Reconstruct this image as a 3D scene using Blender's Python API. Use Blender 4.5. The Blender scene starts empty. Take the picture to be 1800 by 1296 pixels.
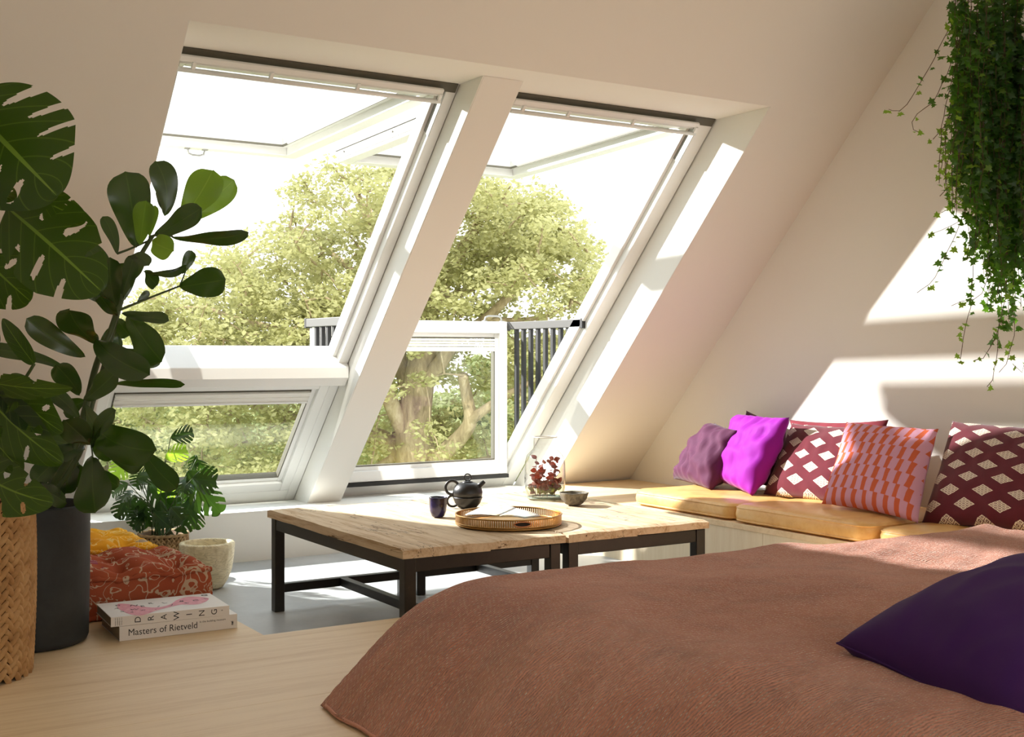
import bpy, bmesh, math, random
import numpy as np
from mathutils import Vector, Matrix, noise as mnoise
random.seed(7)
RX = random.Random(11)
C = bpy.context.scene.collection
S = bpy.context.scene
PI = math.pi
# ------------------------------------------------------------------ camera, sky, sun, exposure
CAM_H = 1.12; FPX = 2137.0; HOR = 624.0
TH = math.atan2(1345, 2137)
Fv = Vector((math.sin(TH), math.cos(TH), 0)); Rv = Vector((math.cos(TH), -math.sin(TH), 0)); Zv = Vector((0, 0, 1))
cam = bpy.data.cameras.new('camera'); cam_o = bpy.data.objects.new('camera', cam); C.objects.link(cam_o)
cam_o.location = (0, 0, CAM_H); cam_o.rotation_euler = (PI/2, 0, -TH)
cam.sensor_width = 36; cam.lens = 36*FPX/1800; cam.shift_y = (HOR-648)/1800; cam.clip_start = 0.05; cam.clip_end = 500
S.camera = cam_o
S.view_settings.view_transform = 'Standard'; S.view_settings.look = 'None'
S.view_settings.gamma = 1; S.view_settings.use_curve_mapping = False
S.view_settings.exposure = 0.31
SUN_DIR = Vector((.25, .62, -.95)).normalized()      # high sun from over the ridge, on the trees
sun = bpy.data.lights.new('sun', 'SUN'); sun_o = bpy.data.objects.new('sun', sun); C.objects.link(sun_o)
sun.energy = 3.2; sun.angle = math.radians(0.6); sun.color = (1.0, 0.95, 0.86)
sun_o.rotation_euler = SUN_DIR.to_track_quat('-Z', 'Y').to_euler(); sun_o.location = (-4, -12, 16)
# the photograph's hard light comes through the roof windows from one floodlight on a stand in the garden (its shadows fan out)
fl = bpy.data.lights.new('garden_floodlight', 'SPOT'); fl_o = bpy.data.objects.new('garden_floodlight', fl); C.objects.link(fl_o)
fl_o.location = (-1.80, 11.6, 5.22); fl.energy = 13500; fl.shadow_soft_size = .10; fl.color = (1.0, .98, .955); fl.spot_size = math.radians(75); fl.spot_blend = .3
fl_o.rotation_euler = (Vector((3.2, 4.2, .8))-fl_o.location).to_track_quat('-Z', 'Y').to_euler()
w = bpy.data.worlds.new('sky'); S.world = w; w.use_nodes = True
nt = w.node_tree; bg = nt.nodes['Background']
# hazy bright white sky, a touch bluer towards the zenith
tc = nt.nodes.new('ShaderNodeTexCoord'); sx = nt.nodes.new('ShaderNodeSeparateXYZ'); cr = nt.nodes.new('ShaderNodeValToRGB')
nt.links.new(tc.outputs['Generated'], sx.inputs[0]); nt.links.new(sx.outputs['Z'], cr.inputs[0])
cr.color_ramp.elements[0].position = 0.0; cr.color_ramp.elements[0].color = (1.0, .985, .95, 1)
cr.color_ramp.elements[1].position = 0.9; cr.color_ramp.elements[1].color = (.80, .90, 1.0, 1)
nt.links.new(cr.outputs[0], bg.inputs[0]); bg.inputs[1].default_value = 1.75
S.cycles.use_denoising = True
try: S.cycles.denoiser = 'OPENIMAGEDENOISE'
except Exception: pass
S.cycles.max_bounces = 10; S.cycles.diffuse_bounces = 6; S.cycles.glossy_bounces = 4; S.cycles.transmission_bounces = 8
S.cycles.transparent_max_bounces = 16; S.cycles.caustics_reflective = False; S.cycles.caustics_refractive = False
S.cycles.sample_clamp_indirect = 8

# ------------------------------------------------------------------ helpers
def at(u, v, d): return Vector((0, 0, CAM_H)) + (Fv + Rv*((u-900)/FPX) + Zv*((HOR-v)/FPX))*d
def ray(u, v): return Fv + Rv*((u-900)/FPX) + Zv*((HOR-v)/FPX)
def onx(u, v, X): r = ray(u, v); return r*(X/r.x) + Vector((0, 0, CAM_H))
def ony(u, v, Y): r = ray(u, v); return r*(Y/r.y) + Vector((0, 0, CAM_H))
def onz(u, v, Z): r = ray(u, v); return r*((Z-CAM_H)/r.z) + Vector((0, 0, CAM_H))
def lin(c):
    c = c/255.0
    return c/12.92 if c <= 0.04045 else ((c+0.055)/1.055)**2.4
def rgb(r, g, b): return (lin(r), lin(g), lin(b), 1.0)

class NT:
    def __init__(s, name, col=(.8, .8, .8, 1), rough=.6, metal=0, spec=.5):
        s.m = bpy.data.materials.new(name); s.m.use_nodes = True; s.t = s.m.node_tree
        s.b = s.t.nodes['Principled BSDF']; s.out = s.t.nodes['Material Output']
        s.set('Base Color', col); s.set('Roughness', rough); s.set('Metallic', metal); s.set('Specular IOR Level', spec)
    def set(s, k, v):
        if hasattr(v, 'is_linked') or isinstance(v, bpy.types.NodeSocket): s.t.links.new(v, s.b.inputs[k])
        else: s.b.inputs[k].default_value = v
    def node(s, typ, ins=None, **props):
        n = s.t.nodes.new(typ)
        for k, v in props.items(): setattr(n, k, v)
        for k, v in (ins or {}).items(): s.link(n.inputs[k], v)
        return n
    def link(s, inp, v):
        if isinstance(v, bpy.types.NodeSocket): s.t.links.new(v, inp)
        else: inp.default_value = v
    def co(s, kind='Object'): return s.node('ShaderNodeTexCoord').outputs[kind]
    def map(s, vec, scale=(1, 1, 1), rot=(0, 0, 0), loc=(0, 0, 0)):
        return s.node('ShaderNodeMapping', {'Vector': vec, 'Scale': scale, 'Rotation': rot, 'Location': loc}).outputs[0]
    def noise(s, vec, scale=5, detail=4, rough=.5, dist=0, out='Fac'):
        return s.node('ShaderNodeTexNoise', {'Vector': vec, 'Scale': scale, 'Detail': detail, 'Roughness': rough, 'Distortion': dist}).outputs[out]
    def vor(s, vec, scale=5, feature='F1', out='Distance', rnd=1.0):
        return s.node('ShaderNodeTexVoronoi', {'Vector': vec, 'Scale': scale, 'Randomness': rnd}, feature=feature).outputs[out]
    def math(s, op, a, b=0.0, c=0.0, clamp=False):
        n = s.node('ShaderNodeMath', operation=op, use_clamp=clamp)
        s.link(n.inputs[0], a); s.link(n.inputs[1], b)
        if op in ('MULTIPLY_ADD', 'SMOOTH_MIN', 'WRAP', 'COMPARE'): s.link(n.inputs[2], c)
        return n.outputs[0]
    def ramp(s, fac, stops, interp='LINEAR'):
        n = s.node('ShaderNodeValToRGB', {'Fac': fac}); cr = n.color_ramp; cr.interpolation = interp
        while len(cr.elements) < len(stops): cr.elements.new(.5)
        for e, (p, c) in zip(cr.elements, stops): e.position = p; e.color = c if len(c) == 4 else (*c, 1)
        return n.outputs[0]
    def mix(s, fac, a, b, mode='MIX'):
        n = s.node('ShaderNodeMix', data_type='RGBA', blend_type=mode)
        s.link(n.inputs[0], fac); s.link(n.inputs[6], a); s.link(n.inputs[7], b)
        return n.outputs[2]
    def sep(s, vec):
        n = s.node('ShaderNodeSeparateXYZ', {0: vec}); return n.outputs[0], n.outputs[1], n.outputs[2]
    def comb(s, x, y, z=0.0): return s.node('ShaderNodeCombineXYZ', {0: x, 1: y, 2: z}).outputs[0]
    def bump(s, h, strength=.3, dist=.01):
        n = s.node('ShaderNodeBump', {'Height': h, 'Strength': strength, 'Distance': dist}); s.t.links.new(n.outputs[0], s.b.inputs['Normal']); return s
    def fract(s, a): return s.math('FRACT', a)
    def band(s, a, lo, hi):   # 1 inside lo..hi
        return s.math('MULTIPLY', s.math('GREATER_THAN', a, lo), s.math('LESS_THAN', a, hi))

def new_mesh(name, verts, faces, mat=None, parent=None, smooth=False, uv=None, bevel=0, seg=2, mats=None, mi=None):
    me = bpy.data.meshes.new(name)
    me.from_pydata([tuple(v) for v in verts], [], faces); me.update()
    if uv is not None:
        ul = me.uv_layers.new(name='UVMap')
        for l in me.loops: ul.data[l.index].uv = uv[l.vertex_index]
    for m in (mats or ([mat] if mat else [])): me.materials.append(m)
    if mi is not None: me.polygons.foreach_set('material_index', mi)
    if smooth: me.polygons.foreach_set('use_smooth', [True]*len(me.polygons))
    o = bpy.data.objects.new(name, me); C.objects.link(o)
    if parent: adopt(o, parent)
    if bevel:
        b = o.modifiers.new('bevel', 'BEVEL'); b.width = bevel; b.segments = seg; b.limit_method = 'ANGLE'; b.angle_limit = math.radians(40)
        if not smooth: b.harden_normals = False
    return o
def adopt(o, parent):
    o.parent = parent
    M = parent_matrix(parent)
    o.matrix_parent_inverse = M.inverted()
def parent_matrix(p):
    M = Matrix.LocRotScale(p.location, p.rotation_euler, p.scale)
    if p.parent: M = parent_matrix(p.parent) @ p.matrix_parent_inverse @ M
    return M
def tag(o, label=None, cat=None, group=None, kind=None):
    if label: o['label'] = label
    if cat: o['category'] = cat
    if group: o['group'] = group
    if kind: o['kind'] = kind
    return o
def empty(name, loc, label=None, cat=None, group=None, kind=None, parent=None):
    o = bpy.data.objects.new(name, None); C.objects.link(o); o.location = loc; o.empty_display_size = .05
    if parent: adopt(o, parent)
    return tag(o, label, cat, group, kind)

class MB:
    """collects geometry for one mesh"""
    def __init__(s): s.v = []; s.f = []; s.uv = []; s.mi = []; s.cur = 0
    def add(s, vs, fs, uvs=None):
        n = len(s.v); s.v += [tuple(v) for v in vs]; s.f += [tuple(i+n for i in f) for f in fs]
        s.uv += list(uvs) if uvs else [(0, 0)]*len(vs); s.mi += [s.cur]*len(fs); return s
    def basis(s, o, ax, ay, az, r):
        (a0, a1), (b0, b1), (c0, c1) = r
        vs = [o+ax*x+ay*y+az*z for z in (c0, c1) for y in (b0, b1) for x in (a0, a1)]
        fs = [(0, 2, 3, 1), (4, 5, 7, 6), (0, 1, 5, 4), (2, 6, 7, 3), (0, 4, 6, 2), (1, 3, 7, 5)]
        if ax.cross(ay).dot(az) < 0: fs = [f[::-1] for f in fs]
        return s.add(vs, fs)
    def box(s, x0, x1, y0, y1, z0, z1): return s.basis(Vector(), Vector((1, 0, 0)), Vector((0, 1, 0)), Vector((0, 0, 1)), ((x0, x1), (y0, y1), (z0, z1)))
    def prism(s, o, ax, ay, az, poly, h0, h1):   # poly in ax,ay ; extruded on az
        n = len(poly); vs = [o+ax*p[0]+ay*p[1]+az*h for h in (h0, h1) for p in poly]
        fs = [tuple(range(n))[::-1], tuple(range(n, 2*n))]+[(i, (i+1) % n, n+(i+1) % n, n+i) for i in range(n)]
        return s.add(vs, fs)
    def tube(s, pts, rad, n=8, cap=True, closed=False):
        pts = [Vector(p) for p in pts]; m = len(pts); rs = rad if hasattr(rad, '__len__') else [rad]*m
        vs = []; prev = None
        for i, p in enumerate(pts):
            if closed: t = pts[(i+1) % m]-pts[i-1]
            else: t = pts[min(i+1, m-1)]-pts[max(i-1, 0)]
            t.normalize()
            if prev is None: u = t.orthogonal().normalized()
            else: u = (prev-t*prev.dot(t)).normalized() if (prev-t*prev.dot(t)).length > 1e-6 else t.orthogonal().normalized()
            prev = u; vv = t.cross(u)
            vs += [p+(u*math.cos(2*PI*k/n)+vv*math.sin(2*PI*k/n))*rs[i] for k in range(n)]
        fs = []; e = m if closed else m-1
        for i in range(e):
            for k in range(n):
                a = i*n+k; b = i*n+(k+1) % n; c = ((i+1) % m)*n+(k+1) % n; d = ((i+1) % m)*n+k; fs.append((a, b, c, d))
        if cap and not closed: fs += [tuple(range(n))[::-1], tuple(range((m-1)*n, m*n))]
        return s.add(vs, fs)
    def lathe(s, prof, c=(0, 0, 0), n=32, a0=0):
        vs = []; fs = []; uv = []; c = Vector(c); m = len(prof)
        for i, (r, z) in enumerate(prof):
            for k in range(n):
                t = 2*PI*k/n+a0; vs.append(c+Vector((r*math.cos(t), r*math.sin(t), z))); uv.append((k/n, i/(m-1)))
        for i in range(m-1):
            for k in range(n): fs.append((i*n+k, i*n+(k+1) % n, (i+1)*n+(k+1) % n, (i+1)*n+k))
        if prof[0][0] < 1e-6: pass
        return s.add(vs, fs, uv)
    def grid(s, P, uvs=None):
        nu = len(P); nv = len(P[0]); vs = [p for row in P for p in row]
        fs = [(i*nv+j, i*nv+j+1, (i+1)*nv+j+1, (i+1)*nv+j) for i in range(nu-1) for j in range(nv-1)]
        if uvs is None: uvs = [(i/(nu-1), j/(nv-1)) for i in range(nu) for j in range(nv)]
        return s.add(vs, fs, uvs)
    def build(s, name, mat=None, parent=None, smooth=False, bevel=0, seg=2, mats=None, **kw):
        o = new_mesh(name, s.v, s.f, mat, parent, smooth, s.uv, bevel, seg, mats, s.mi if mats else None)
        for k, v in kw.items(): o[k] = v
        return o
def fixnormals(o):
    bm = bmesh.new(); bm.from_mesh(o.data); bmesh.ops.recalc_face_normals(bm, faces=bm.faces); bm.to_mesh(o.data); bm.free(); return o

# ------------------------------------------------------------------ materials of the shell
def plaster(name, c, bumpy=.05):
    m = NT(name, rgb(*c), .9, spec=.2); co = m.co(); n = m.noise(co, 1.3, 3)
    col = m.mix(m.math('MULTIPLY', n, .10), rgb(*c), rgb(c[0]-16, c[1]-18, c[2]-20)); m.set('Base Color', col)
    m.bump(m.noise(co, 220, 3), bumpy, .002); return m.m
M_WALL = plaster('wall_paint', (235, 232, 225))
M_LINING = plaster('lining_paint', (234, 233, 228))
M_WHITE = NT('white_lacquer', rgb(228, 228, 225), .35).m
M_GASKET = NT('grey_gasket', rgb(86, 82, 70), .6).m
M_ALU = NT('aluminium_profile', rgb(150, 150, 146), .4, .8).m
M_BLACKM = NT('black_metal', rgb(14, 14, 14), .6).m
def glass_mat(name='window_glass', tint=(.97, .985, .98, 1), refl=1.0, edge=None):
    m = bpy.data.materials.new(name); m.use_nodes = True; t = m.node_tree; t.nodes.remove(t.nodes['Principled BSDF'])
    tr = t.nodes.new('ShaderNodeBsdfTransparent'); tr.inputs[0].default_value = tint
    gl = t.nodes.new('ShaderNodeBsdfGlossy'); gl.inputs['Roughness'].default_value = .02
    lw = t.nodes.new('ShaderNodeLayerWeight'); pw = t.nodes.new('ShaderNodeMath'); pw.operation = 'POWER'; t.links.new(lw.outputs['Facing'], pw.inputs[0]); pw.inputs[1].default_value = 4
    fr = t.nodes.new('ShaderNodeMath'); fr.operation = 'MULTIPLY_ADD'; t.links.new(pw.outputs[0], fr.inputs[0]); fr.inputs[1].default_value = .5*refl; fr.inputs[2].default_value = .02*refl
    if edge:
        p8 = t.nodes.new('ShaderNodeMath'); p8.operation = 'POWER'; t.links.new(lw.outputs['Facing'], p8.inputs[0]); p8.inputs[1].default_value = 5
        mc_ = t.nodes.new('ShaderNodeMix'); mc_.data_type = 'RGBA'; t.links.new(p8.outputs[0], mc_.inputs[0]); mc_.inputs[6].default_value = tint; mc_.inputs[7].default_value = edge; t.links.new(mc_.outputs[2], tr.inputs[0])
    mx = t.nodes.new('ShaderNodeMixShader'); t.links.new(fr.outputs[0], mx.inputs[0]); t.links.new(tr.outputs[0], mx.inputs[1]); t.links.new(gl.outputs[0], mx.inputs[2])
    t.links.new(mx.outputs[0], t.nodes['Material Output'].inputs[0]); return m
M_GLASS = glass_mat()
def wood(name, c1, c2, scale=1.0, axis='y', rough=.5, grain=60, knots=False):
    m = NT(name, rgb(*c1), rough, spec=.35); co = m.co()
    st = {'y': (1, .035, 1), 'x': (.035, 1, 1), 'z': (1, 1, .035)}[axis]
    v = m.map(co, tuple(s*scale for s in st))
    n1 = m.noise(v, 13, 9, .74, .5); n2 = m.noise(v, grain*4, 4, .7)
    f = m.math('ADD', m.math('MULTIPLY', n1, .75), m.math('MULTIPLY', n2, .35), clamp=True)
    col = m.ramp(f, [(.36, rgb(*c2)), (.58, rgb(*c1)), (1, rgb(*[min(255, x+10) for x in c1]))])
    m.set('Base Color', col); m.bump(n2, .08, .002); return m.m
M_OAK = wood('pale_oak', (234, 212, 176), (210, 180, 136), axis='x')
M_BIRCH = wood('pale_birch', (234, 220, 192), (222, 204, 172), axis='z', rough=.55)
mf = NT('grey_poured_floor', rgb(176, 178, 178), .38, spec=.4); _c = mf.co()
_n = mf.noise(_c, 2.2, 6, .6); _n2 = mf.noise(_c, 34, 4, .7)
mf.set('Base Color', mf.ramp(mf.math('ADD', mf.math('MULTIPLY', _n, .7), mf.math('MULTIPLY', _n2, .3)), [(.3, rgb(150, 152, 152)), (.7, rgb(190, 191, 190))]))
mf.set('Roughness', mf.math('MULTIPLY_ADD', _n2, .25, .3)); M_FLOOR = mf.m
# ------------------------------------------------------------------ shell
ANG = math.radians(46.46)
YK, ZK = 6.335, .27
nW = Vector((0, math.sin(ANG), math.cos(ANG))); dS = Vector((0, -math.cos(ANG), math.sin(ANG))); X_ = Vector((1, 0, 0)); Y_ = Vector((0, 1, 0))
P0 = Vector((0, YK, ZK))
def P3(x, s, w): return P0+X_*x+dS*s+nW*w
GX = 4.87; XL = -1.6; YB = -2.6; ZC = 3.35
RX0, RX1, MX0, MX1 = 1.36, 4.25, 2.72, 2.92      # window recess and the post between the two windows
ST = 4.35
def struct(mb, name, m, parent=None, **k):
    o = mb.build(name, m, parent, **k)
    if not parent: o['kind'] = 'structure'
    return o
b = MB()
b.basis(P0, X_, dS, nW, ((XL-.3, RX0), (0, ST), (0, .40)))
b.basis(P0, X_, dS, nW, ((RX1, GX+.2), (0, ST), (0, .40)))
b.prism(P0, dS, nW, X_, [(2.853, 0), (ST, 0), (ST, .40), (2.60, .40), (2.60, .28), (2.587, .28)], RX0, RX1)
wall = struct(b, 'wall_window_side', M_WALL)
b = MB(); b.box(XL-.3, GX+.3, YK, YK+.55, -.2, ZK)
struct(b, 'wall_knee', M_LINING)
# post between the windows
b = MB(); sB = -.30
b.prism(P0, dS, nW, X_, [(-.124, .13), (2.729, .13), (2.60, .275), (2.60, .40), (-.38, .40)], MX0, MX1)
tag(struct(b, 'pillar_between_windows', M_WALL, bevel=.002), kind='structure')
# white lining boards of the recess, left and right and on both faces of the post
def lining(x0, x1, name, poly):
    b = MB(); b.prism(P0, dS, nW, X_, poly, x0, x1); return struct(b, name, M_LINING)
side = [(0.0, .0015), (2.850, .0015), (2.587, .28), (-.30, .28), (-.28, .26)]
lining(RX1-.004, RX1, 'trim_1', side); lining(RX0, RX0+.004, 'trim_2', side)
pp = [(-.123, .132), (2.727, .132), (2.590, .278), (-.28, .278)]
lining(MX0-.004, MX0, 'trim_3', pp); lining(MX1, MX1+.004, 'trim_4', pp)
# gable wall, left wall, wall behind with openings added for fill light, ceiling
Z_ = Vector((0, 0, 1)); gp = [(YB-.2, -.2), (YK+.1, -.2), (YK+.1, ZK), (YK+.1-.6, ZK+.6*math.tan(ANG)), (YK-(3.5-ZK)/math.tan(ANG)+.1, 3.5), (YB-.2, 3.5)]
b = MB(); b.prism(Vector(), Y_, Z_, X_, gp, GX, GX+.2); struct(b, 'wall_right', M_WALL)
b = MB(); b.prism(Vector(), Y_, Z_, X_, gp, XL-.2, XL); struct(b, 'wall_left', M_WALL)
yc = YK-(ZC-ZK)/math.tan(ANG)
b = MB(); b.box(XL-.2, GX+.2, YB-.2, yc+.1, ZC, ZC+.2); struct(b, 'ceiling', M_WALL)
b = MB()   # unseen wall behind the camera, three openings added to let in fill light
b.box(XL, GX, YB-.2, YB, -.2, .6); b.box(XL, GX, YB-.2, YB, 2.8, ZC)
for x0, x1 in ((XL, -.6), (1.2, 1.5), (3.0, 3.3), (4.5, GX)): b.box(x0, x1, YB-.2, YB, .6, 2.8)
struct(b, 'wall_behind', M_WALL)
b = MB(); b.box(XL-.2, GX+.2, YB-.2, YK+.1, -.12, 0); struct(b, 'floor', M_FLOOR)
# raised oak platform (L shaped): boards butted together, its front edge runs along x at y 3.73
PZ = .22
plat = empty('floor_platform', (0, 0, 0), kind='structure')
bx = [YB]
yy = [YB, -1.9, -1.2, -.5, .2, .9, 1.6, 2.3, 3.0, 3.73]
for i in range(len(yy)-1):
    b = MB(); b.box(XL, GX, yy[i]+.0006, yy[i+1]-.0006, 0.0, PZ); b.build('board', M_OAK, plat, bevel=.001, seg=1)
b = MB(); b.box(XL, 1.405, 3.7306, 4.45, 0.0, PZ); b.build('board', M_OAK, plat, bevel=.001, seg=1)
b = MB(); b.box(XL, 1.405, 4.4512, 5.15, 0.0, PZ); b.build('board', M_OAK, plat, bevel=.001, seg=1)

# ------------------------------------------------------------------ roof windows
def fbox(b, x0, x1, s0, s1, w0, w1): return b.basis(P0, X_, dS, nW, ((x0, x1), (s0, s1), (w0, w1)))
M_BLIND = NT('pleated_blind', rgb(226, 224, 218), .8).m
def gframe(b, o, ax, ay, az, x0, x1, y0, y1, t, z0, z1, tb=None, tt=None):
    tb = tb or t; tt = tt or t
    b.basis(o, ax, ay, az, ((x0, x0+t), (y0, y1), (z0, z1))); b.basis(o, ax, ay, az, ((x1-t, x1), (y0, y1), (z0, z1)))
    b.basis(o, ax, ay, az, ((x0+t, x1-t), (y0, y0+tb), (z0, z1))); b.basis(o, ax, ay, az, ((x0+t, x1-t), (y1-tt, y1), (z0, z1)))
def handle(parent, o, ax, ay, az, L=.13):
    b = MB(); pts = [o-ax*L/2, o-ax*(L/2-.008)+az*.028, o-ax*(L/2-.03)+az*.036, o+ax*(L/2-.03)+az*.036, o+ax*(L/2-.008)+az*.028, o+ax*L/2]
    b.tube(pts, .006, 8)
    b.basis(o, ax, ay, az, ((-L/2-.014, -L/2+.014), (-.012, .012), (-.002, .006))); b.basis(o, ax, ay, az, ((L/2-.014, L/2+.014), (-.012, .012), (-.002, .006)))
    h = b.build('handle', M_ALU, parent, smooth=True, bevel=.001); return h
def panel(win, name, o, ax, ay, az, W, Hh):
    """glazed lower element; ax across, ay up, az towards the room; o = lower left outer corner"""
    b = MB(); gframe(b, o, ax, ay, az, 0, W, 0, Hh, .055, -.035, .035, .065, .075)
    gframe(b, o, ax, ay, az, .050, W-.050, .06, Hh-.07, .032, -.030, .012)
    p = b.build(name, M_WHITE, win, bevel=.004)
    b = MB(); gframe(b, o, ax, ay, az, .082, W-.082, .092, Hh-.102, .006, -.024, .014); b.build('gasket', M_GASKET, p)
    b = MB(); b.basis(o, ax, ay, az, ((.07, W-.07), (.08, Hh-.09), (-.012, .0))); b.build('pane', M_GLASS, p)
    b = MB()
    for k in range(4):   # stacked pleated blind under the top rail
        b.basis(o, ax, ay, az, ((.086, W-.086), (Hh-.108-.017*(k+1), Hh-.108-.017*k-.003), (.004, .026-.003*(k % 2))))
    bl = b.build('pleated_blind', M_BLIND, p, bevel=.002); bl['kind'] = 'stuff'
    b = MB(); b.basis(o, ax, ay, az, ((.09, W-.09), (Hh-.108-.017*4-.014, Hh-.108-.017*4), (.002, .028))); b.build('blind_rail', M_WHITE, p, bevel=.002)
    return p
M_SASH = NT('white_sash_paint', rgb(202, 202, 198), .4).m
M_CLAD = NT('dark_cladding', rgb(46, 43, 36), .6).m
TA = math.radians(1.7); tS = Vector((0, math.cos(TA), -math.sin(TA))); tN = Vector((0, -math.sin(TA), -math.cos(TA)))  # tN: down, room side
HIN = P3(0, 2.50, .335)
def top_sash(win, x0, x1, hx):
    o = HIN+Zv*.10
    L = 1.79; b = MB()
    gframe(b, o, X_, tS, tN, x0, x1, 0, L, .085, .0, .105, .085, .085)
    gframe(b, o, X_, tS, tN, x0+.08, x1-.08, .08, L-.08, .045, .012, .060)
    p = b.build('top_sash', M_SASH, win, bevel=.004)
    b = MB(); gframe(b, o, X_, tS, tN, x0+.124, x1-.124, .124, L-.124, .006, .054, .066); b.build('gasket', M_GASKET, p)
    b = MB(); b.basis(o, X_, tS, tN, ((x0+.11, x1-.11), (.11, L-.11), (.024, .036))); b.build('pane', M_GLASS, p)
    b = MB(); b.basis(o, X_, tS, tN, ((x0-.006, x0+.004), (.0, L+.008), (-.012, .036))); b.basis(o, X_, tS, tN, ((x1-.004, x1+.006), (.0, L+.008), (-.012, .030)))
    b.basis(o, X_, tS, tN, ((x0, x1), (L-.004, L+.008), (-.012, .022))); gframe(b, o, X_, tS, tN, x0, x1, 0, L, .045, -.010, -.0005)
    b.build('outer_cladding', M_CLAD, p, bevel=.002)
    b = MB(); b.basis(o, X_, tS, tN, ((x0-.003, x0+.002), (.03, L-.01), (.080, .086))); b.basis(o, X_, tS, tN, ((x1-.002, x1+.003), (.03, L-.01), (.080, .086)))
    b.build('edge_seal', M_GASKET, p)
    b = MB()
    for yy_ in (.10, .55, 1.05, 1.68):
        c = o+X_*(x0-.002)+tS*yy_+tN*.055; b.tube([c, c-X_*.006], .006, 8)
    b.build('screw', M_GASKET, p, kind='stuff')
    b = MB()  # hinge lever on the side
    b.basis(o, X_, tS, tN, ((x0-.020, x0-.003), (.02, .62), (.028, .052))); b.basis(o, X_, tS, tN, ((x1+.003, x1+.02), (.02, .62), (.028, .052)))
    b.build('hinge_arm', M_ALU, p, bevel=.002)
    handle(p, o+X_*hx+tS*(L-.045)+tN*.105, X_, tS, tN, .10)
def roof_window(n, x0, x1, t, opened):
    win = empty('window_%d' % n, P3((x0+x1)/2, 0, .30), kind='structure')
    b = MB()
    fbox(b, x0, x0+t, -.30, 2.60, .28, .40); fbox(b, x1-t, x1, -.30, 2.60, .28, .40)
    fbox(b, x0+t, x1-t, 2.50, 2.60, .30, .40); fbox(b, x0+t, x1-t, -.30, -.175, .28, .40)
    fr = b.build('window_frame', M_WHITE, win, bevel=.004)
    b = MB()   # stepped inner rebate, outside the room-side frame
    fbox(b, x0+t, x0+t+.022, -.175, 2.50, .325, .40); fbox(b, x1-t-.022, x1-t, -.175, 2.50, .325, .40)
    b.build('rebate', M_ALU if 0 else M_WHITE, win, bevel=.002)
    b = MB(); fbox(b, x0+.01, x1-.01, 2.545, 2.590, .272, .2795)
    b.build('head_gasket', M_GASKET, win)
    b = MB(); fbox(b, x1-t-.004, x1-t+.001, 2.30, 2.575, .276, .37); fbox(b, x0+t-.001, x0+t+.004, 2.30, 2.575, .276, .37); b.build('hinge_plate', M_ALU, win)
    # ventilation flap with its grab bar
    b = MB(); fbox(b, x0+t-.01, x1-t-.03, 2.543, 2.569, .242, .258); v = b.build('ventilation_flap', M_WHITE, win, bevel=.003)
    b = MB(); xs = [x1-t-.04, x1-t-.44, x1-t-.83]
    for x in xs+[x0+t+.05]: b.basis(P0, X_, dS, nW, ((x-.008, x+.008), (2.508, 2.548), (.236, .250)))
    b.build('bar_arm', M_WHITE, v, bevel=.002, kind='stuff')
    b = MB(); b.tube([P3(x0+t-.01, 2.507, .243), P3(x1-t-.03, 2.507, .243)], .0105, 10); b.build('grab_bar', M_WHITE, v, smooth=True)
    top_sash(win, x0+.03, x1-.02, x1-x0-.62+x0)
    if not opened:
        b = MB()   # closing rail of the upper sash resting on the lower element
        b.prism(P0, dS, nW, X_, [(.72, .235), (.74, .215), (.80, .215), (.845, .25), (.86, .40), (.74, .40), (.72, .28)], x0+.004, x1-.004)
        b.build('cross_rail', M_WHITE, win, bevel=.004)
        p = panel(win, 'lower_panel', P3(x0+t, -.175, .315), X_, dS, -nW, x1-x0-2*t, .90)
    else:
        o = Vector((2.80, 6.645, .360))
        p = panel(win, 'lower_panel', o, X_, Zv, -Y_, 1.325, .972)
        handle(p, o+X_*1.24+Zv*.972-Y_*.0, X_, -Y_, Zv, .13)
        b = MB(); b.box(2.80, 4.13, 6.60, 6.70, .335, .358); b.build('threshold_seal', M_BLACKM, win)
    return win
roof_window(1, 1.40, 2.715, .055, False)
roof_window(2, 2.925, 4.24, .09, True)
# side railings of the opened balcony window
M_RAIL = NT('grey_powder_coat', rgb(66, 65, 62), .6).m
def railing(x, label):
    r = empty('balcony_railing', (x, 6.6, .4), label, 'railing', 'side railings of the opened balcony window')
    y0, y1 = 5.80, 6.66
    b = MB(); b.box(x-.022, x+.022, y0, y1, 1.282, 1.330); b.build('handrail', M_RAIL, r, bevel=.003)
    for yk in (y0-.012, y1-.012):
        b = MB(); b.box(x-.024, x+.024, yk, yk+.024, 1.276, 1.334); b.build('end_cap', M_BLACKM, r, bevel=.002)
    for k in range(8):
        y = 5.96+k*.0825; zb = max(.36, ZK+(YK+.40/math.sin(ANG)-y)*math.tan(ANG)-.02)
        b = MB(); b.box(x-.011, x+.011, y-.013, y+.013, zb, 1.284); b.build('picket', M_BLACKM, r)
railing(2.785, 'short black railing seen through the left roof window above its cross rail')
railing(4.15, 'black picket railing with grey handrail right of the upright lower panel')
# ------------------------------------------------------------------ bench, tables, bed
SM = math.sin
bench = empty('built_in_bench', (4.45, 3.5, 0), 'long pale wooden bench built in along the right wall', 'bench')
b = MB(); b.box(4.03, GX-.004, .6, 6.285, .282, .310); b.build('seat_board', M_OAK, bench, bevel=.002)
b = MB()
for y0, y1 in ((.6, 2.4), (2.403, 4.2), (4.203, 6.285)): b.box(4.035, 4.06, y0, y1, .0, .281)
b.build('front_panel', M_BIRCH, bench, kind='stuff')

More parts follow.
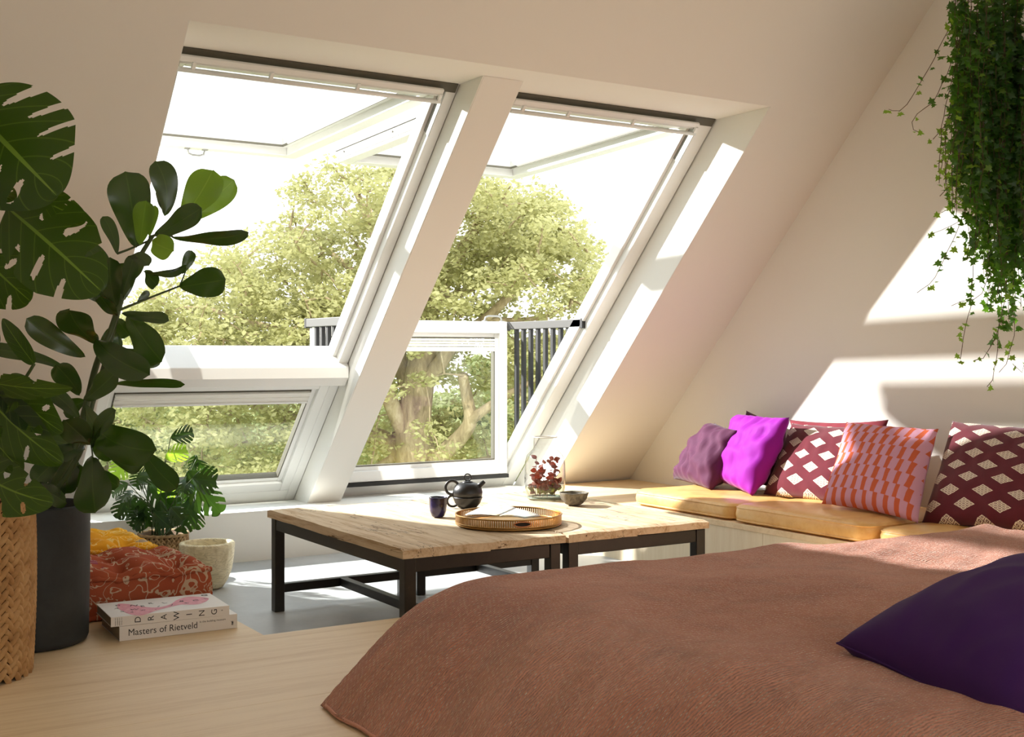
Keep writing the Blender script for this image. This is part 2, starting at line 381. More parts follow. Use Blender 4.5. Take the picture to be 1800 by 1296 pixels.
def old_wood(name, c1, c2, c3):
    m = NT(name, rgb(*c1), .72, spec=.2); co = m.co()
    v = m.map(co, (1, .07, 1)); n1 = m.noise(v, 15, 9, .74, 1.3); n2 = m.noise(v, 70, 5, .75)
    blot = m.noise(co, 3.4, 4, .6)
    f = m.math('ADD', m.math('MULTIPLY', n1, .7), m.math('MULTIPLY', n2, .4), clamp=True)
    col = m.ramp(f, [(.34, rgb(*c3)), (.46, rgb(*c2)), (.57, rgb(*c1)), (1, rgb(*[min(255, x+14) for x in c1]))])
    col = m.mix(m.math('MULTIPLY', m.ramp(blot, [(.45, (0, 0, 0)), (.7, (1, 1, 1))]), .35), col, rgb(*c2))
    # small dents and wormholes
    vo = m.vor(m.map(co, (1, .45, 1)), 24); spot = m.math('MULTIPLY', m.math('LESS_THAN', vo, .085), m.math('GREATER_THAN', m.noise(co, 5.5, 2), .56))
    col = m.mix(m.math('MULTIPLY', spot, .8), col, rgb(66, 46, 30))
    cv = m.map(co, (1, .05, 1), loc=(.3, 0, 0)); cn = m.noise(cv, 9, 4, .6, .8); crack = m.math('MULTIPLY', m.math('LESS_THAN', m.math('ABSOLUTE', m.math('SUBTRACT', cn, .53)), .0045), m.math('GREATER_THAN', m.noise(co, 3.1, 2), .50))
    col = m.mix(m.math('MULTIPLY', crack, .75), col, rgb(84, 60, 40))
    # knot rings
    kv = m.vor(m.map(co, (1, .35, 1)), 1.9, out='Distance'); kk = m.math('SINE', m.math('MULTIPLY', kv, 190))
    near = m.math('LESS_THAN', kv, .085)
    col = m.mix(m.math('MULTIPLY', m.math('MULTIPLY', near, m.math('GREATER_THAN', kk, .1)), .45), col, rgb(96, 70, 46))
    m.set('Base Color', col)
    h = m.math('SUBTRACT', m.math('ADD', m.math('MULTIPLY', n1, .6), m.math('MULTIPLY', n2, .5)), m.math('MULTIPLY', spot, .6))
    m.bump(h, .8, .005); return m.m
M_OLD = old_wood('reclaimed_wood', (222, 202, 172), (196, 168, 132), (128, 98, 70))
mm = NT('dark_painted_steel', rgb(40, 37, 31), .42, spec=.5); _n = mm.noise(mm.co(), 30, 5, .7)
mm.set('Base Color', mm.ramp(_n, [(.3, rgb(28, 26, 22)), (.66, rgb(38, 35, 30)), (.80, rgb(84, 56, 36))])); M_TABLE = mm.m

def plank(x0, x1, y0, y1, z0, z1, seed, parent):
    r = random.Random(seed); NY, NX = 44, 5
    ph = [r.uniform(0, 6.3) for _ in range(6)]
    def edge(t, s, ends=False): return .0022*SM(t*9+ph[0]+s)+.0014*SM(t*31+ph[1]+s*2)+r.uniform(-.0008, .0008)
    top = []; 
    for j in range(NY+1):
        y = y0+(y1-y0)*j/NY; el = edge(y, 0); er = edge(y, 2); row = []
        for i in range(NX+1):
            x = x0+(x1-x0)*i/NX+(el if i == 0 else er if i == NX else 0)
            yy_ = y
            if j == 0: yy_ += .003*SM(x*60+ph[2])+r.uniform(-.0035, .0035)-.001
            if j == NY: yy_ += .003*SM(x*60+ph[3])+r.uniform(-.003, .003)
            zz = z1-(.0035+r.uniform(0, .0035) if j in (0, NY) else 0)-(.0016 if i in (0, NX) else 0)+r.uniform(-.0004, .0004)
            row.append(Vector((x, yy_, zz)))
        top.append(row)
    b = MB(); b.grid([row[::-1] for row in top])
    bot = [[Vector((p.x, p.y, z0)) for p in row] for row in top]; b.grid(bot)
    ring_t = top[0]+[r_[-1] for r_ in top[1:]]+top[-1][::-1][1:]+[r_[0] for r_ in top[::-1][1:-1]]
    n = len(ring_t); vs = ring_t+[Vector((p.x, p.y, z0)) for p in ring_t]
    b.add(vs, [(i, (i+1) % n, n+(i+1) % n, n+i)[::-1] for i in range(n)])
    o = b.build('plank', M_OLD, parent)
    bm = bmesh.new(); bm.from_mesh(o.data); bmesh.ops.remove_doubles(bm, verts=bm.verts, dist=1e-5); bmesh.ops.recalc_face_normals(bm, faces=bm.faces); bm.to_mesh(o.data); bm.free()
    return o
def low_table(x0, x1, label, seed):
    y0, y1 = 3.775, 5.075; zt = .445; t = empty('low_table', ((x0+x1)/2, (y0+y1)/2, 0), label, 'table', None)
    xm = (x0+x1)/2+(.01 if seed == 1 else -.02)
    plank(x0, xm-.0015, y0, y1, zt-.036, zt, seed*10+1, t); plank(xm+.0015, x1, y0+.004, y1, zt-.034, zt-.001, seed*10+2, t)
    g = .045; lx0, lx1 = x0+.012, x1-.012; ly0, ly1 = y0+.012, y1-.012; zz = zt-.0365
    for x in (lx0, lx1-g):
        for y in (ly0, ly1-g):
            b = MB(); b.box(x, x+g, y, y+g, 0, zz); b.build('leg', M_TABLE, t, bevel=.003)
    for y in (ly0+.004, ly1-g+.004):
        b = MB(); b.box(lx0+g, lx1-g, y, y+g-.008, zz-.052, zz-.0005); b.build('apron', M_TABLE, t, bevel=.003)
        b = MB(); b.box(lx0+g, lx1-g, y, y+g-.008, .082, .120); b.build('stretcher', M_TABLE, t, bevel=.003)
    for x in (lx0+.004, lx1-g+.004):
        b = MB(); b.box(x, x+g-.008, ly0+g, ly1-g, zz-.052, zz-.0005); b.build('apron', M_TABLE, t, bevel=.003)
    xc = (x0+x1)/2-.02; b = MB(); b.box(xc, xc+.037, ly0+g-.004, ly1-g+.004, .0825, .1195); b.build('stretcher', M_TABLE, t, bevel=.003)
    return t
low_table(1.930, 2.612, 'low reclaimed wood table with dark steel frame, nearer the red floor cushion', 1)
low_table(2.626, 3.330, 'low reclaimed wood table with dark steel frame, nearer the leather bench seats', 2)

# bed: mattress and the quilted throw that runs down to the platform
bed = empty('bed', (2.7, 1.9, PZ), 'wide low bed under a dusty pink throw, on the oak platform', 'bed')
b = MB(); b.box(1.62, 3.86, -.35, 2.86, PZ, .455); b.build('mattress', NT('mattress_cloth', rgb(225, 220, 210), .9).m, bed, smooth=True, bevel=.06, seg=4)
def hem_y(x): return 2.885+.16*min(1, max(0, (x-1.24)/.5))
def bed_h(x, y):
    """height of the throw over the bed"""
    def sm(t): t = max(0, min(1, t)); return t*t*(3-2*t)
    y1 = hem_y(x)
    tx = max(0, min(1, (x-1.238)/.50)); ty = max(0, min(1, (y1-y)/.24)); t2 = max(0, min(1, (3.98-x)/.14))
    fx = 1-(1-tx)**2.0; fy = 1-(1-ty)**2.2
    k = .10; a_, b_ = fx, fy; hmin = min(a_, b_)-max(0, k-abs(a_-b_))**2/(4*k)
    top = .505+.022*SM(1.1*x+.5)*SM(y*.9)
    h = PZ+.006+(top-PZ)*max(0, hmin)*sm(t2)
    return h
def bed_z(x, y):
    h = bed_h(x, y); p = Vector((x, y, 0))
    k = max(0, min(1, (h-PZ)/.1))
    w1 = mnoise.noise(Vector((x*1.6+y*.7, (y-x*.35)*5.5, 1)))*.016
    w2 = mnoise.noise(Vector((x*3.1, (y-x*.45)*13, 4)))*.007
    w3 = mnoise.noise(Vector((x*9, y*22, 9)))*.0016
    return h+(w1+w2+w3)*(.35+.65*k)
NXB, NYB = 340, 300
rows = []; uvs = []
for i in range(NXB+1):
    x = 1.238+(3.99-1.238)*(i/NXB)**1.0; row = []
    for j in range(NYB+1):
        y = -.4+(hem_y(x)+.4)*j/NYB
        xo = x
        if i == 0: xo += .006*SM(y*11)+.004*SM(y*29)
        # slight pull-out of the corner that lies on the boards
        row.append(Vector((xo, y, bed_z(x, y)))); uvs.append((x, y))
    rows.append(row)
mq = NT('dusty_pink_throw', rgb(176, 122, 102), .92, spec=.15)
uvq = mq.co('UV'); X, Y, _ = mq.sep(uvq)
wob = mq.math('MULTIPLY', mq.math('SUBTRACT', mq.noise(uvq, 3.2, 5, .6), .5), .085)
Yw = mq.math('ADD', Y, wob); rows_ = mq.math('MULTIPLY', Yw, 120.0)
ridx = mq.math('FLOOR', rows_)
shift = mq.math('MULTIPLY', mq.math('FRACT', mq.math('MULTIPLY', ridx, .618)), 1.0)
cells = mq.math('ADD', mq.math('MULTIPLY', X, 95.0), shift)
dash = mq.math('MULTIPLY', mq.band(mq.fract(cells), .12, .55), mq.band(mq.fract(rows_), .36, .62))
rnd = mq.node('ShaderNodeTexWhiteNoise', {'Vector': mq.comb(mq.math('FLOOR', cells), ridx, 0)}, noise_dimensions='3D').outputs['Value']
dash = mq.math('MULTIPLY', dash, mq.math('GREATER_THAN', rnd, .5))
bign = mq.noise(uvq, 2.1, 4, .6); hue = mq.noise(uvq, 7, 3, .6)
basec = mq.ramp(bign, [(.28, rgb(182, 122, 100)), (.5, rgb(202, 142, 120)), (.72, rgb(214, 158, 138))])
basec = mq.mix(mq.math('MULTIPLY', mq.ramp(hue, [(.5, (0, 0, 0)), (.72, (1, 1, 1))]), .35), basec, rgb(150, 116, 104))
mq.set('Base Color', mq.mix(mq.math('MULTIPLY', dash, .85), basec, rgb(240, 222, 206)))
ridge = mq.math('SINE', mq.math('MULTIPLY', rows_, 2*PI)); ridge2 = mq.math('SINE', mq.math('MULTIPLY', cells, 2*PI))
hh = mq.math('ADD', mq.math('MULTIPLY', ridge, .7), mq.math('MULTIPLY', mq.math('MULTIPLY', ridge, ridge2), .2))
hh = mq.math('ADD', hh, mq.math('MULTIPLY', mq.noise(uvq, 45, 5, .75), 3.2))
mq.bump(hh, .8, .004); mq.set('Sheen Weight', .25); M_THROW = mq.m
b = MB(); b.grid(rows, uvs); thr = b.build('bed_throw', M_THROW, None, smooth=True)
tag(thr, 'dusty pink quilted throw spread over the low bed', 'throw')
so = thr.modifiers.new('thick', 'SOLIDIFY'); so.thickness = .006; so.offset = -1
# stitched hem along the edge lying on the boards
b = MB(); b.tube([Vector((1.240+.006*SM(y*11)+.004*SM(y*29), y, PZ+.010)) for y in [-.4+.02*k for k in range(164)]], .006, 6)
b.build('hem', M_THROW, thr, smooth=True)
# ------------------------------------------------------------------ leather seats and pillows on the bench
def fabric(name, c, rough=.9, sheen=.3, scale=500, bump=.15, var=12):
    m = NT(name, rgb(*c), rough, spec=.2); co = m.co(); n = m.noise(co, 6, 3)
    m.set('Base Color', m.mix(n, rgb(*[max(0, x-var) for x in c]), rgb(*[min(255, x+var) for x in c])))
    m.set('Sheen Weight', sheen*.12); m.bump(m.noise(co, scale, 2), bump, .001); return m.m
ml = NT('tan_leather', rgb(224, 172, 104), .36, spec=.5); _c = ml.co(); _n = ml.noise(_c, 5, 5, .65, .6); _s = ml.noise(_c, 26, 4, .7, 1.0)
ml.set('Base Color', ml.ramp(ml.math('ADD', ml.math('MULTIPLY', _n, .7), ml.math('MULTIPLY', _s, .3)), [(.3, rgb(208, 150, 80)), (.5, rgb(230, 182, 112)), (.75, rgb(240, 204, 140))]))
ml.set('Roughness', ml.math('MULTIPLY_ADD', _s, .22, .24)); ml.bump(ml.math('ADD', ml.math('MULTIPLY', _s, .8), ml.noise(_c, 120, 3)), .25, .002); M_LEATHER = ml.m
def rrect(x0, x1, y0, y1, r, n=10):
    pts = []
    for cx, cy, a in ((x1-r, y1-r, 0), (x0+r, y1-r, 90), (x0+r, y0+r, 180), (x1-r, y0+r, 270)):
        for k in range(n+1): t = math.radians(a+90*k/n); pts.append((cx+r*math.cos(t), cy+r*math.sin(t)))
    # extra points on the straight edges
    out = []
    for i, p in enumerate(pts):
        q = pts[(i+1) % len(pts)]; out.append(p); L = math.hypot(q[0]-p[0], q[1]-p[1]); k = int(L/.03)
        for j in range(1, k): out.append((p[0]+(q[0]-p[0])*j/k, p[1]+(q[1]-p[1])*j/k))
    return out
def seat_pad(x0, x1, y0, y1, z0, label, seed, th=.084):
    r = rrect(x0, x1, y0, y1, .07); cx, cy = (x0+x1)/2, (y0+y1)/2; n = len(r)
    prof = [(0, .0), (.5, .0), (.93, 0), (.985, .008), (1.0, .014), (1.010, .030), (1.012, .042), (1.0, th-.016), (.985, th-.008), (.95, th-.002), (.85, th+.004), (.6, th+.008), (.3, th+.006), (0.02, th+.004)]
    vs = []; fs = []
    for k, (s, z) in enumerate(prof):
        for p in r:
            nx = mnoise.noise(Vector((p[0]*s*5+seed, p[1]*7, k*.9+seed)))
            wr = .004*nx if k in (5, 6, 9, 10, 11, 12) else .0012*nx
            vs.append(Vector((cx+(p[0]-cx)*s, cy+(p[1]-cy)*s, z0+z+wr if k > 6 else z0+max(0, z))))
    for k in range(len(prof)-1):
        for i in range(n): fs.append((k*n+i, k*n+(i+1) % n, (k+1)*n+(i+1) % n, (k+1)*n+i))
    fs.append(tuple(range((len(prof)-1)*n, len(prof)*n)))
    o = new_mesh('seat_cushion', vs, fs, M_LEATHER, None, True); fixnormals(o); tag(o, label, 'cushion', 'tan leather seat cushions along the bench')
    for k in (4, 7):
        b = MB(); b.tube([vs[k*n+i]+Vector((0, 0, 0)) for i in range(n)], .0038, 6, closed=True); b.build('piping', M_LEATHER, o, smooth=True)
    return o
seat_pad(4.05, 4.73, 4.435, 5.22, .311, 'tan leather seat cushion farthest down the bench, under the plum pillow', 1)
seat_pad(4.035, 4.73, 3.575, 4.42, .311, 'tan leather seat cushion under the houndstooth pillow, mid bench', 2, .090)
seat_pad(4.06, 4.74, 2.70, 3.555, .311, 'tan leather seat cushion partly hidden behind the bed throw', 3, .078)

def pillow(name, q, th, mat, label, group=None, seed=0, uvs=1.0, wrinkle=.006, N=36, piping=None, flip=False, pinch=.10, cat='pillow', sag=.0):
    """q: corners BL, BR, TR, TL"""
    BL, BR, TR, TL = q; nrm = (BR-BL+TR-TL).cross(TL-BL+TR-BR).normalized()
    if nrm.dot(Fv) > 0: nrm = -nrm
    ctr = (BL+BR+TR+TL)/4
    def P(u, v):
        # u, v in 0..1; edges drawn inward between the corners
        a = 4*u*(1-u); c = 4*v*(1-v)
        uu = u+(.5-u)*pinch*c*(.6) ; vv = v+(.5-v)*pinch*a*(.6)
        return BL*(1-uu)*(1-vv)+BR*uu*(1-vv)+TR*uu*vv+TL*(1-uu)*vv
    def T(u, v):
        eu = max(0, 1-abs(2*u-1)**2.4); ev = max(0, 1-abs(2*v-1)**2.4)
        return th/2*(eu*ev)**.46
    b = MB(); N1 = N+1
    for side in (1, -1):
        rows = []; uv = []
        for i in range(N1):
            row = []
            for j in range(N1):
                u, v = i/N, j/N; t = T(u, v); p = P(u, v)
                k = min(1, t/(th*.3))
                edge = 1-min(1, min(u, 1-u, v, 1-v)*5)
                wv = mnoise.noise(Vector((u*5+seed*3, v*5, side+seed)))*wrinkle*1.3
                wv += (1-abs(mnoise.noise(Vector((u*7+seed*5, v*3.4+seed, side*3)))*2))*wrinkle*.8
                wv += SM((u*1.0+v*.3)*46+seed*2)*edge*wrinkle*.35
                row.append(p+nrm*side*(t+wv*k)-Zv*sag*t); uv.append((u*uvs, v*uvs*((TL-BL).length/(BR-BL).length)))
            rows.append(row)
        if side > 0: b.grid(rows, uv)
        else: b.grid([r_[::-1] for r_ in rows], [uv[i*N1+(N1-1-j)] for i in range(N1) for j in range(N1)])
    o = b.build(name, mat, None, smooth=True)
    bm = bmesh.new(); bm.from_mesh(o.data); bmesh.ops.remove_doubles(bm, verts=bm.verts, dist=.0006); bmesh.ops.recalc_face_normals(bm, faces=bm.faces); bm.to_mesh(o.data); bm.free()
    tag(o, label, cat, group)
    if piping:
        ring = [P(k/N, 0) for k in range(N)]+[P(1, k/N) for k in range(N)]+[P(1-k/N, 1) for k in range(N)]+[P(0, 1-k/N) for k in range(N)]
        b = MB(); b.tube(ring, .0022, 5, closed=True); b.build('seam', piping, o, smooth=True)
    return o
# pillow fabrics
def motif_mat(name, ground, light, n=4.0):
    m = NT(name, rgb(*ground), .9, spec=.15); X, Y, _ = m.sep(m.co('UV'))
    # stepped lozenges made of little square rings, on two interleaved lattices
    mask = None
    for off in (0.0, .5):
        x = m.math('SUBTRACT', m.fract(m.math('MULTIPLY_ADD', X, n*.74, off+.2)), .5); y = m.math('SUBTRACT', m.fract(m.math('MULTIPLY_ADD', Y, n*.92, off)), .5)
        gx = m.math('MULTIPLY', m.math('ADD', x, m.math('MULTIPLY', y, 1.5)), 4.7); gy = m.math('MULTIPLY', m.math('SUBTRACT', x, m.math('MULTIPLY', y, 1.5)), 4.7)
        cx = m.math('ABSOLUTE', m.math('SUBTRACT', m.fract(m.math('ADD', gx, .5)), .5)); cy = m.math('ABSOLUTE', m.math('SUBTRACT', m.fract(m.math('ADD', gy, .5)), .5))
        inside = m.math('MULTIPLY', m.math('LESS_THAN', m.math('ABSOLUTE', gx), 1.5), m.math('LESS_THAN', m.math('ABSOLUTE', gy), 1.5))
        mx = m.math('MAXIMUM', cx, cy); ring = m.math('ADD', m.band(mx, .22, .45), m.math('LESS_THAN', mx, .10), clamp=True)
        k_ = m.math('MULTIPLY', inside, ring); mask = k_ if mask is None else m.math('ADD', mask, k_, clamp=True)
    n_ = m.noise(m.co('UV'), 14, 3)
    g = m.mix(n_, rgb(*[int(v*.82) for v in ground]), rgb(*ground))
    m.set('Base Color', m.mix(mask, g, rgb(*light))); m.bump(m.math('ADD', m.noise(m.co('UV'), 220, 2), m.math('MULTIPLY', mask, .6)), .35, .0012); m.set('Sheen Weight', .2); return m.m
M_MOTIF = motif_mat('burgundy_motif_cotton', (104, 34, 46), (232, 220, 200), 4.6)
mh = NT('houndstooth_wool', rgb(214, 120, 90), .95, spec=.1); X, Y, _ = mh.sep(mh.co('UV'))
fy = mh.fract(mh.math('MULTIPLY', Y, 8.5)); xs_ = mh.fract(mh.math('ADD', mh.math('MULTIPLY', X, 9.0), mh.math('MULTIPLY', Y, .35)))
lo = mh.math('MULTIPLY', mh.math('GREATER_THAN', fy, .5), .16); lo2 = mh.math('MULTIPLY', mh.math('MULTIPLY', mh.fract(mh.math('MULTIPLY', fy, 2.0)), .18), 1.0)
e0 = mh.math('ADD', .04, mh.math('ADD', lo, lo2)); tooth = mh.math('MULTIPLY', mh.math('GREATER_THAN', xs_, e0), mh.math('LESS_THAN', xs_, mh.math('ADD', e0, .42)))
fine = mh.math('SINE', mh.math('MULTIPLY', mh.math('ADD', X, Y), 420)); 
mh.set('Base Color', mh.mix(mh.math('MULTIPLY_ADD', fine, .1, .0, clamp=True), mh.mix(tooth, rgb(202, 150, 172), rgb(196, 92, 56)), rgb(220, 180, 180)))
mh.bump(mh.math('ADD', mh.noise(mh.co('UV'), 180, 2), mh.math('MULTIPLY', fine, .3)), .4, .0015); M_HOUND = mh.m
M_PLUM = fabric('crushed_plum_velvet', (80, 34, 64), .75, .8)
M_DPLUM = fabric('deep_plum_velvet', (74, 20, 58), .8, .6)
M_MAG = fabric('magenta_velvet', (138, 4, 148), .7, .9, var=14)
M_ROSE = fabric('burgundy_linen', (120, 46, 56), .9, .2)
M_PURPLE = fabric('dark_purple_cotton', (62, 30, 92), .85, .25, 700, .12, 5)
def qx(c): return [onx(u, v, X) for u, v, X in c]
G = 'pillows along the bench'
pillow('pillow', qx([(1292, 852, 4.62), (1380, 862, 4.62), (1382, 742, 4.80), (1312, 722, 4.80)]), .10, M_DPLUM, 'deep plum pillow peeking out behind the magenta pillow', G, 6, pinch=.12)
pillow('pillow', qx([(1394, 868, 4.66), (1545, 880, 4.66), (1562, 738, 4.81), (1388, 738, 4.81)]), .10, M_ROSE, 'plain burgundy pillow showing its corners behind the patterned one', G, 7, pinch=.14)
pillow('pillow', qx([(1340, 872, 4.43), (1508, 892, 4.43), (1540, 752, 4.68), (1392, 744, 4.68)]), .15, M_MOTIF, 'burgundy pillow with cream lozenge motifs between magenta and houndstooth pillows', G, 1, wrinkle=.005, pinch=.12)
pillow('pillow', qx([(1184, 842, 4.52), (1250, 862, 4.34), (1296, 757, 4.48), (1256, 744, 4.66)]), .18, M_PLUM, 'small crushed plum velvet pillow at the window end of the bench', G, 2, wrinkle=.020, pinch=.06)
pillow('pillow', qx([(1242, 842, 4.52), (1322, 872, 4.32), (1388, 734, 4.50), (1300, 728, 4.70)]), .17, M_MAG, 'bright magenta velvet pillow slumped against its neighbour', G, 3, wrinkle=.020, pinch=.10)
pillow('pillow', qx([(1444, 886, 4.26), (1614, 920, 4.22), (1650, 754, 4.56), (1488, 742, 4.58)]), .15, M_HOUND, 'orange and lilac houndstooth pillow leaning on the bench', G, 4, wrinkle=.006, pinch=.12)
pillow('pillow', qx([(1618, 924, 4.33), (1842, 940, 4.33), (1872, 756, 4.72), (1674, 740, 4.72)]), .17, M_MOTIF, 'burgundy pillow with cream lozenge motifs at the end of the row', G, 5, uvs=1.0, wrinkle=.005, pinch=.12)
pillow('pillow', [at(1471, 1131, 2.42), at(1830, 1325, 1.96), at(2200, 1170, 2.22), at(1800, 985, 2.70)], .235, M_PURPLE, 'dark purple pillow lying on the pink bed throw', None, 8, wrinkle=.005, N=44, piping=M_PURPLE, pinch=.10)

# ------------------------------------------------------------------ tufted floor cushions
def print_mat(name, ground, ground2, line, accent):
    m = NT(name, rgb(*ground), .95, spec=.1); co = m.co(); 
    n1 = m.noise(co, 15, 1.5, .4, 1.2); n2 = m.noise(m.map(co, loc=(3, 1, 7)), 34, 1, .4, 1.0)
    l1 = m.math('LESS_THAN', m.math('ABSOLUTE', m.math('SUBTRACT', n1, .5)), .018)
    l2 = m.math('LESS_THAN', m.math('ABSOLUTE', m.math('SUBTRACT', n2, .47)), .022)
    v = m.vor(co, 17, rnd=.7); dots = m.band(v, .10, .17)
    mask = m.math('ADD', m.math('ADD', l1, m.math('MULTIPLY', l2, m.math('GREATER_THAN', m.noise(co, 7, 1), .58))), m.math('MULTIPLY', dots, .7), clamp=True)
    g = m.mix(m.ramp(m.noise(co, 3.5, 2), [(.4, (0, 0, 0)), (.65, (1, 1, 1))]), rgb(*ground), rgb(*ground2))
    g = m.mix(m.math('MULTIPLY', m.math('GREATER_THAN', m.noise(m.map(co, loc=(9, 2, 1)), 4.5, 1), .66), .7), g, rgb(*accent))
    m.set('Base Color', m.mix(m.math('MULTIPLY', mask, .75), g, rgb(*line))); m.bump(m.noise(co, 260, 2), .3, .0015); return m.m
M_RED = print_mat('rust_block_print', (170, 88, 60), (150, 66, 44), (206, 188, 160), (140, 70, 98))
M_YEL = print_mat('yellow_block_print', (232, 172, 46), (222, 150, 34), (236, 206, 130), (150, 150, 150))
def floor_cushion(x0, x1, y0, y1, z0, H_, mat, label, seed, nt_=3):
    ctr = Vector(((x0+x1)/2, (y0+y1)/2, z0)); N = 60; hx, hy = (x1-x0)/2, (y1-y0)/2
    tufts = [(x0+(x1-x0)*(i+.5)/nt_, y0+(y1-y0)*(j+.5)/nt_) for i in range(nt_) for j in range(nt_)]
    def top(u, v):
        x = x0+(x1-x0)*u; y = y0+(y1-y0)*v
        e = max(0, (1-abs(2*u-1)**6)*(1-abs(2*v-1)**6))
        z = z0+H_-.018+.042*e**.5
        for tx, ty in tufts:
            dd = math.hypot(x-tx, y-ty); z -= .052*math.exp(-(dd/.052)**2)
            an = math.atan2(y-ty, x-tx); z -= .018*math.exp(-(dd/.11)**2)*(.5+.5*math.cos(an*4+seed))
        z += mnoise.noise(Vector((x*9+seed, y*9, 0)))*.006
        return Vector((x, y, z))
    b = MB(); rows = [[top(i/N, j/N) for j in range(N+1)] for i in range(N+1)]; b.grid(rows)
    # ring sides, slightly bulging
    ring = [rows[i][0] for i in range(N)]+[rows[N][j] for j in range(N)]+[rows[N-i][N] for i in range(N)]+[rows[0][N-j] for j in range(N)]
    n = len(ring); K = 8; vs = []
    for k in range(K+1):
        t = k/K
        for i, p in enumerate(ring):
            d_ = Vector((p.x-ctr.x, p.y-ctr.y, 0)); m_ = max(abs(d_.x)/hx, abs(d_.y)/hy)
            out = (.014*SM(PI*t)+.004*mnoise.noise(Vector((p.x*14+seed, p.y*14, t*3))))
            nd = Vector((d_.x/hx if abs(d_.x)/hx > .985 else 0, d_.y/hy if abs(d_.y)/hy > .985 else 0, 0)); nd = nd.normalized() if nd.length > 0 else nd
            vs.append(Vector((p.x, p.y, p.z*(1-t)+(z0+.004)*t))+nd*out)
    b.add(vs, [(k*n+i, k*n+(i+1) % n, (k+1)*n+(i+1) % n, (k+1)*n+i)[::-1] for k in range(K) for i in range(n)]+[tuple(range(K*n, (K+1)*n))])
    o = b.build('floor_cushion', mat, None, smooth=True)
    bm = bmesh.new(); bm.from_mesh(o.data); bmesh.ops.remove_doubles(bm, verts=bm.verts, dist=.0005); bmesh.ops.recalc_face_normals(bm, faces=bm.faces); bm.to_mesh(o.data); bm.free()
    tag(o, label, 'cushion')
    for off, nm in ((0, 'piping'), (1, 'piping')):
        pts = []
        for i in range(0, n):
            p = ring[i]; z = p.z-.004 if off == 0 else z0+.012
            d_ = Vector((p.x-ctr.x, p.y-ctr.y, 0)); pts.append(Vector((p.x, p.y, z+.0015*SM(i*1.3)))+d_*.012)
        b = MB(); b.tube(pts, [.0085+.0022*SM(i*1.9)+.0012*SM(i*.73) for i in range(n)], 7, closed=True); b.build(nm, mat, o, smooth=True)
    for tx, ty in tufts:
        b = MB(); z = top((tx-x0)/(x1-x0), (ty-y0)/(y1-y0)).z; b.lathe([(0, .006), (.006, .005), (.009, .001), (.008, -.003)], (tx, ty, z), 10); b.build('tuft', mat, o, smooth=True)
    return o
floor_cushion(.80, 1.385, 4.215, 4.72, PZ+.001, .165, M_RED, 'tufted rust red floor cushion with cream vine print, beside the books', 1)
floor_cushion(.78, 1.36, 4.80, 5.32, PZ+.001, .165, M_YEL, 'tufted yellow floor cushion behind the rust red one', 2)
# ------------------------------------------------------------------ things on the table
TZ = .4465
def place(u, v, z=TZ): p = onz(u, v, z); return Vector((p.x, p.y, z))
# cup
c = place(770, 909); m_ = NT('cobalt_glaze', rgb(30, 26, 58), .18, spec=.6); _n = m_.noise(m_.co(), 22, 4); m_.set('Base Color', m_.ramp(_n, [(.35, rgb(20, 16, 32)), (.65, rgb(42, 36, 88))]))
b = MB(); b.lathe([(0, 0), (.020, 0), (.026, .004), (.034, .025), (.0365, .05), (.0375, .078), (.0385, .082), (.036, .083), (.0345, .078), (.033, .05), (.029, .02), (.0, .012)], c, 40)
cup = b.build('cup', m_.m, None, smooth=True); tag(cup, 'small coblat blue handleless cup beside the black teapot'.replace('coblat', 'cobalt'), 'cup')
b = MB(); b.lathe([(.0366, .0826), (.0350, .0780), (.0335, .05), (.0295, .021), (0, .0128)], c, 40); b.build('inner_glaze', NT('red_glaze', rgb(150, 42, 30), .25).m, cup, smooth=True)
# teapot stacked on its own cup
M_TEA = NT('matt_black_ceramic', rgb(20, 20, 20), .38, spec=.5).m
c = place(822, 893); t = empty('teapot', c, 'matt black round teapot with ring handles standing on its matching cup', 'teapot')
b = MB(); b.lathe([(0, 0), (.034, 0), (.040, .003), (.056, .022), (.0655, .046), (.0655, .049), (.062, .050), (0, .050)], c, 48); b.build('lower_cup', M_TEA, t, smooth=True)
b = MB(); b.lathe([(0, .0505), (.060, .0505), (.0645, .054), (.066, .068), (.062, .086), (.050, .103), (.034, .111), (.024, .113), (.0235, .1115), (0, .1115)], c, 48); b.build('pot_body', M_TEA, t, smooth=True)
b = MB(); b.lathe([(.0235, .1115), (.0245, .1145), (.014, .118), (0, .119)], c, 32); lid = b.build('lid', M_TEA, t, smooth=True)
sd = Rv; up = Zv
def ring(ctr, r, a, rad, n=28): return [ctr+sd*(r*math.cos(2*PI*k/n))+up*(a*math.sin(2*PI*k/n)) for k in range(n)]
b = MB(); b.tube(ring(c+up*.134, .0150, .0150, .0035), .0032, 8, closed=True); b.build('lid_ring', M_TEA, lid, smooth=True)
b = MB(); b.tube(ring(c-sd*.068+up*.089, .029, .030, 0), .0062, 10, closed=True); b.build('handle', M_TEA, t, smooth=True)
b = MB(); b.tube(ring(c-sd*.066+up*.030, .024, .024, 0), .0055, 10, closed=True); b.build('cup_handle', M_TEA, t, smooth=True)
b = MB(); b.tube([c+sd*.045+up*.092, c+sd*.060+up*.104, c+sd*.074+up*.116], [.014, .0105, .0085], 14); b.build('spout', M_TEA, t, smooth=True)
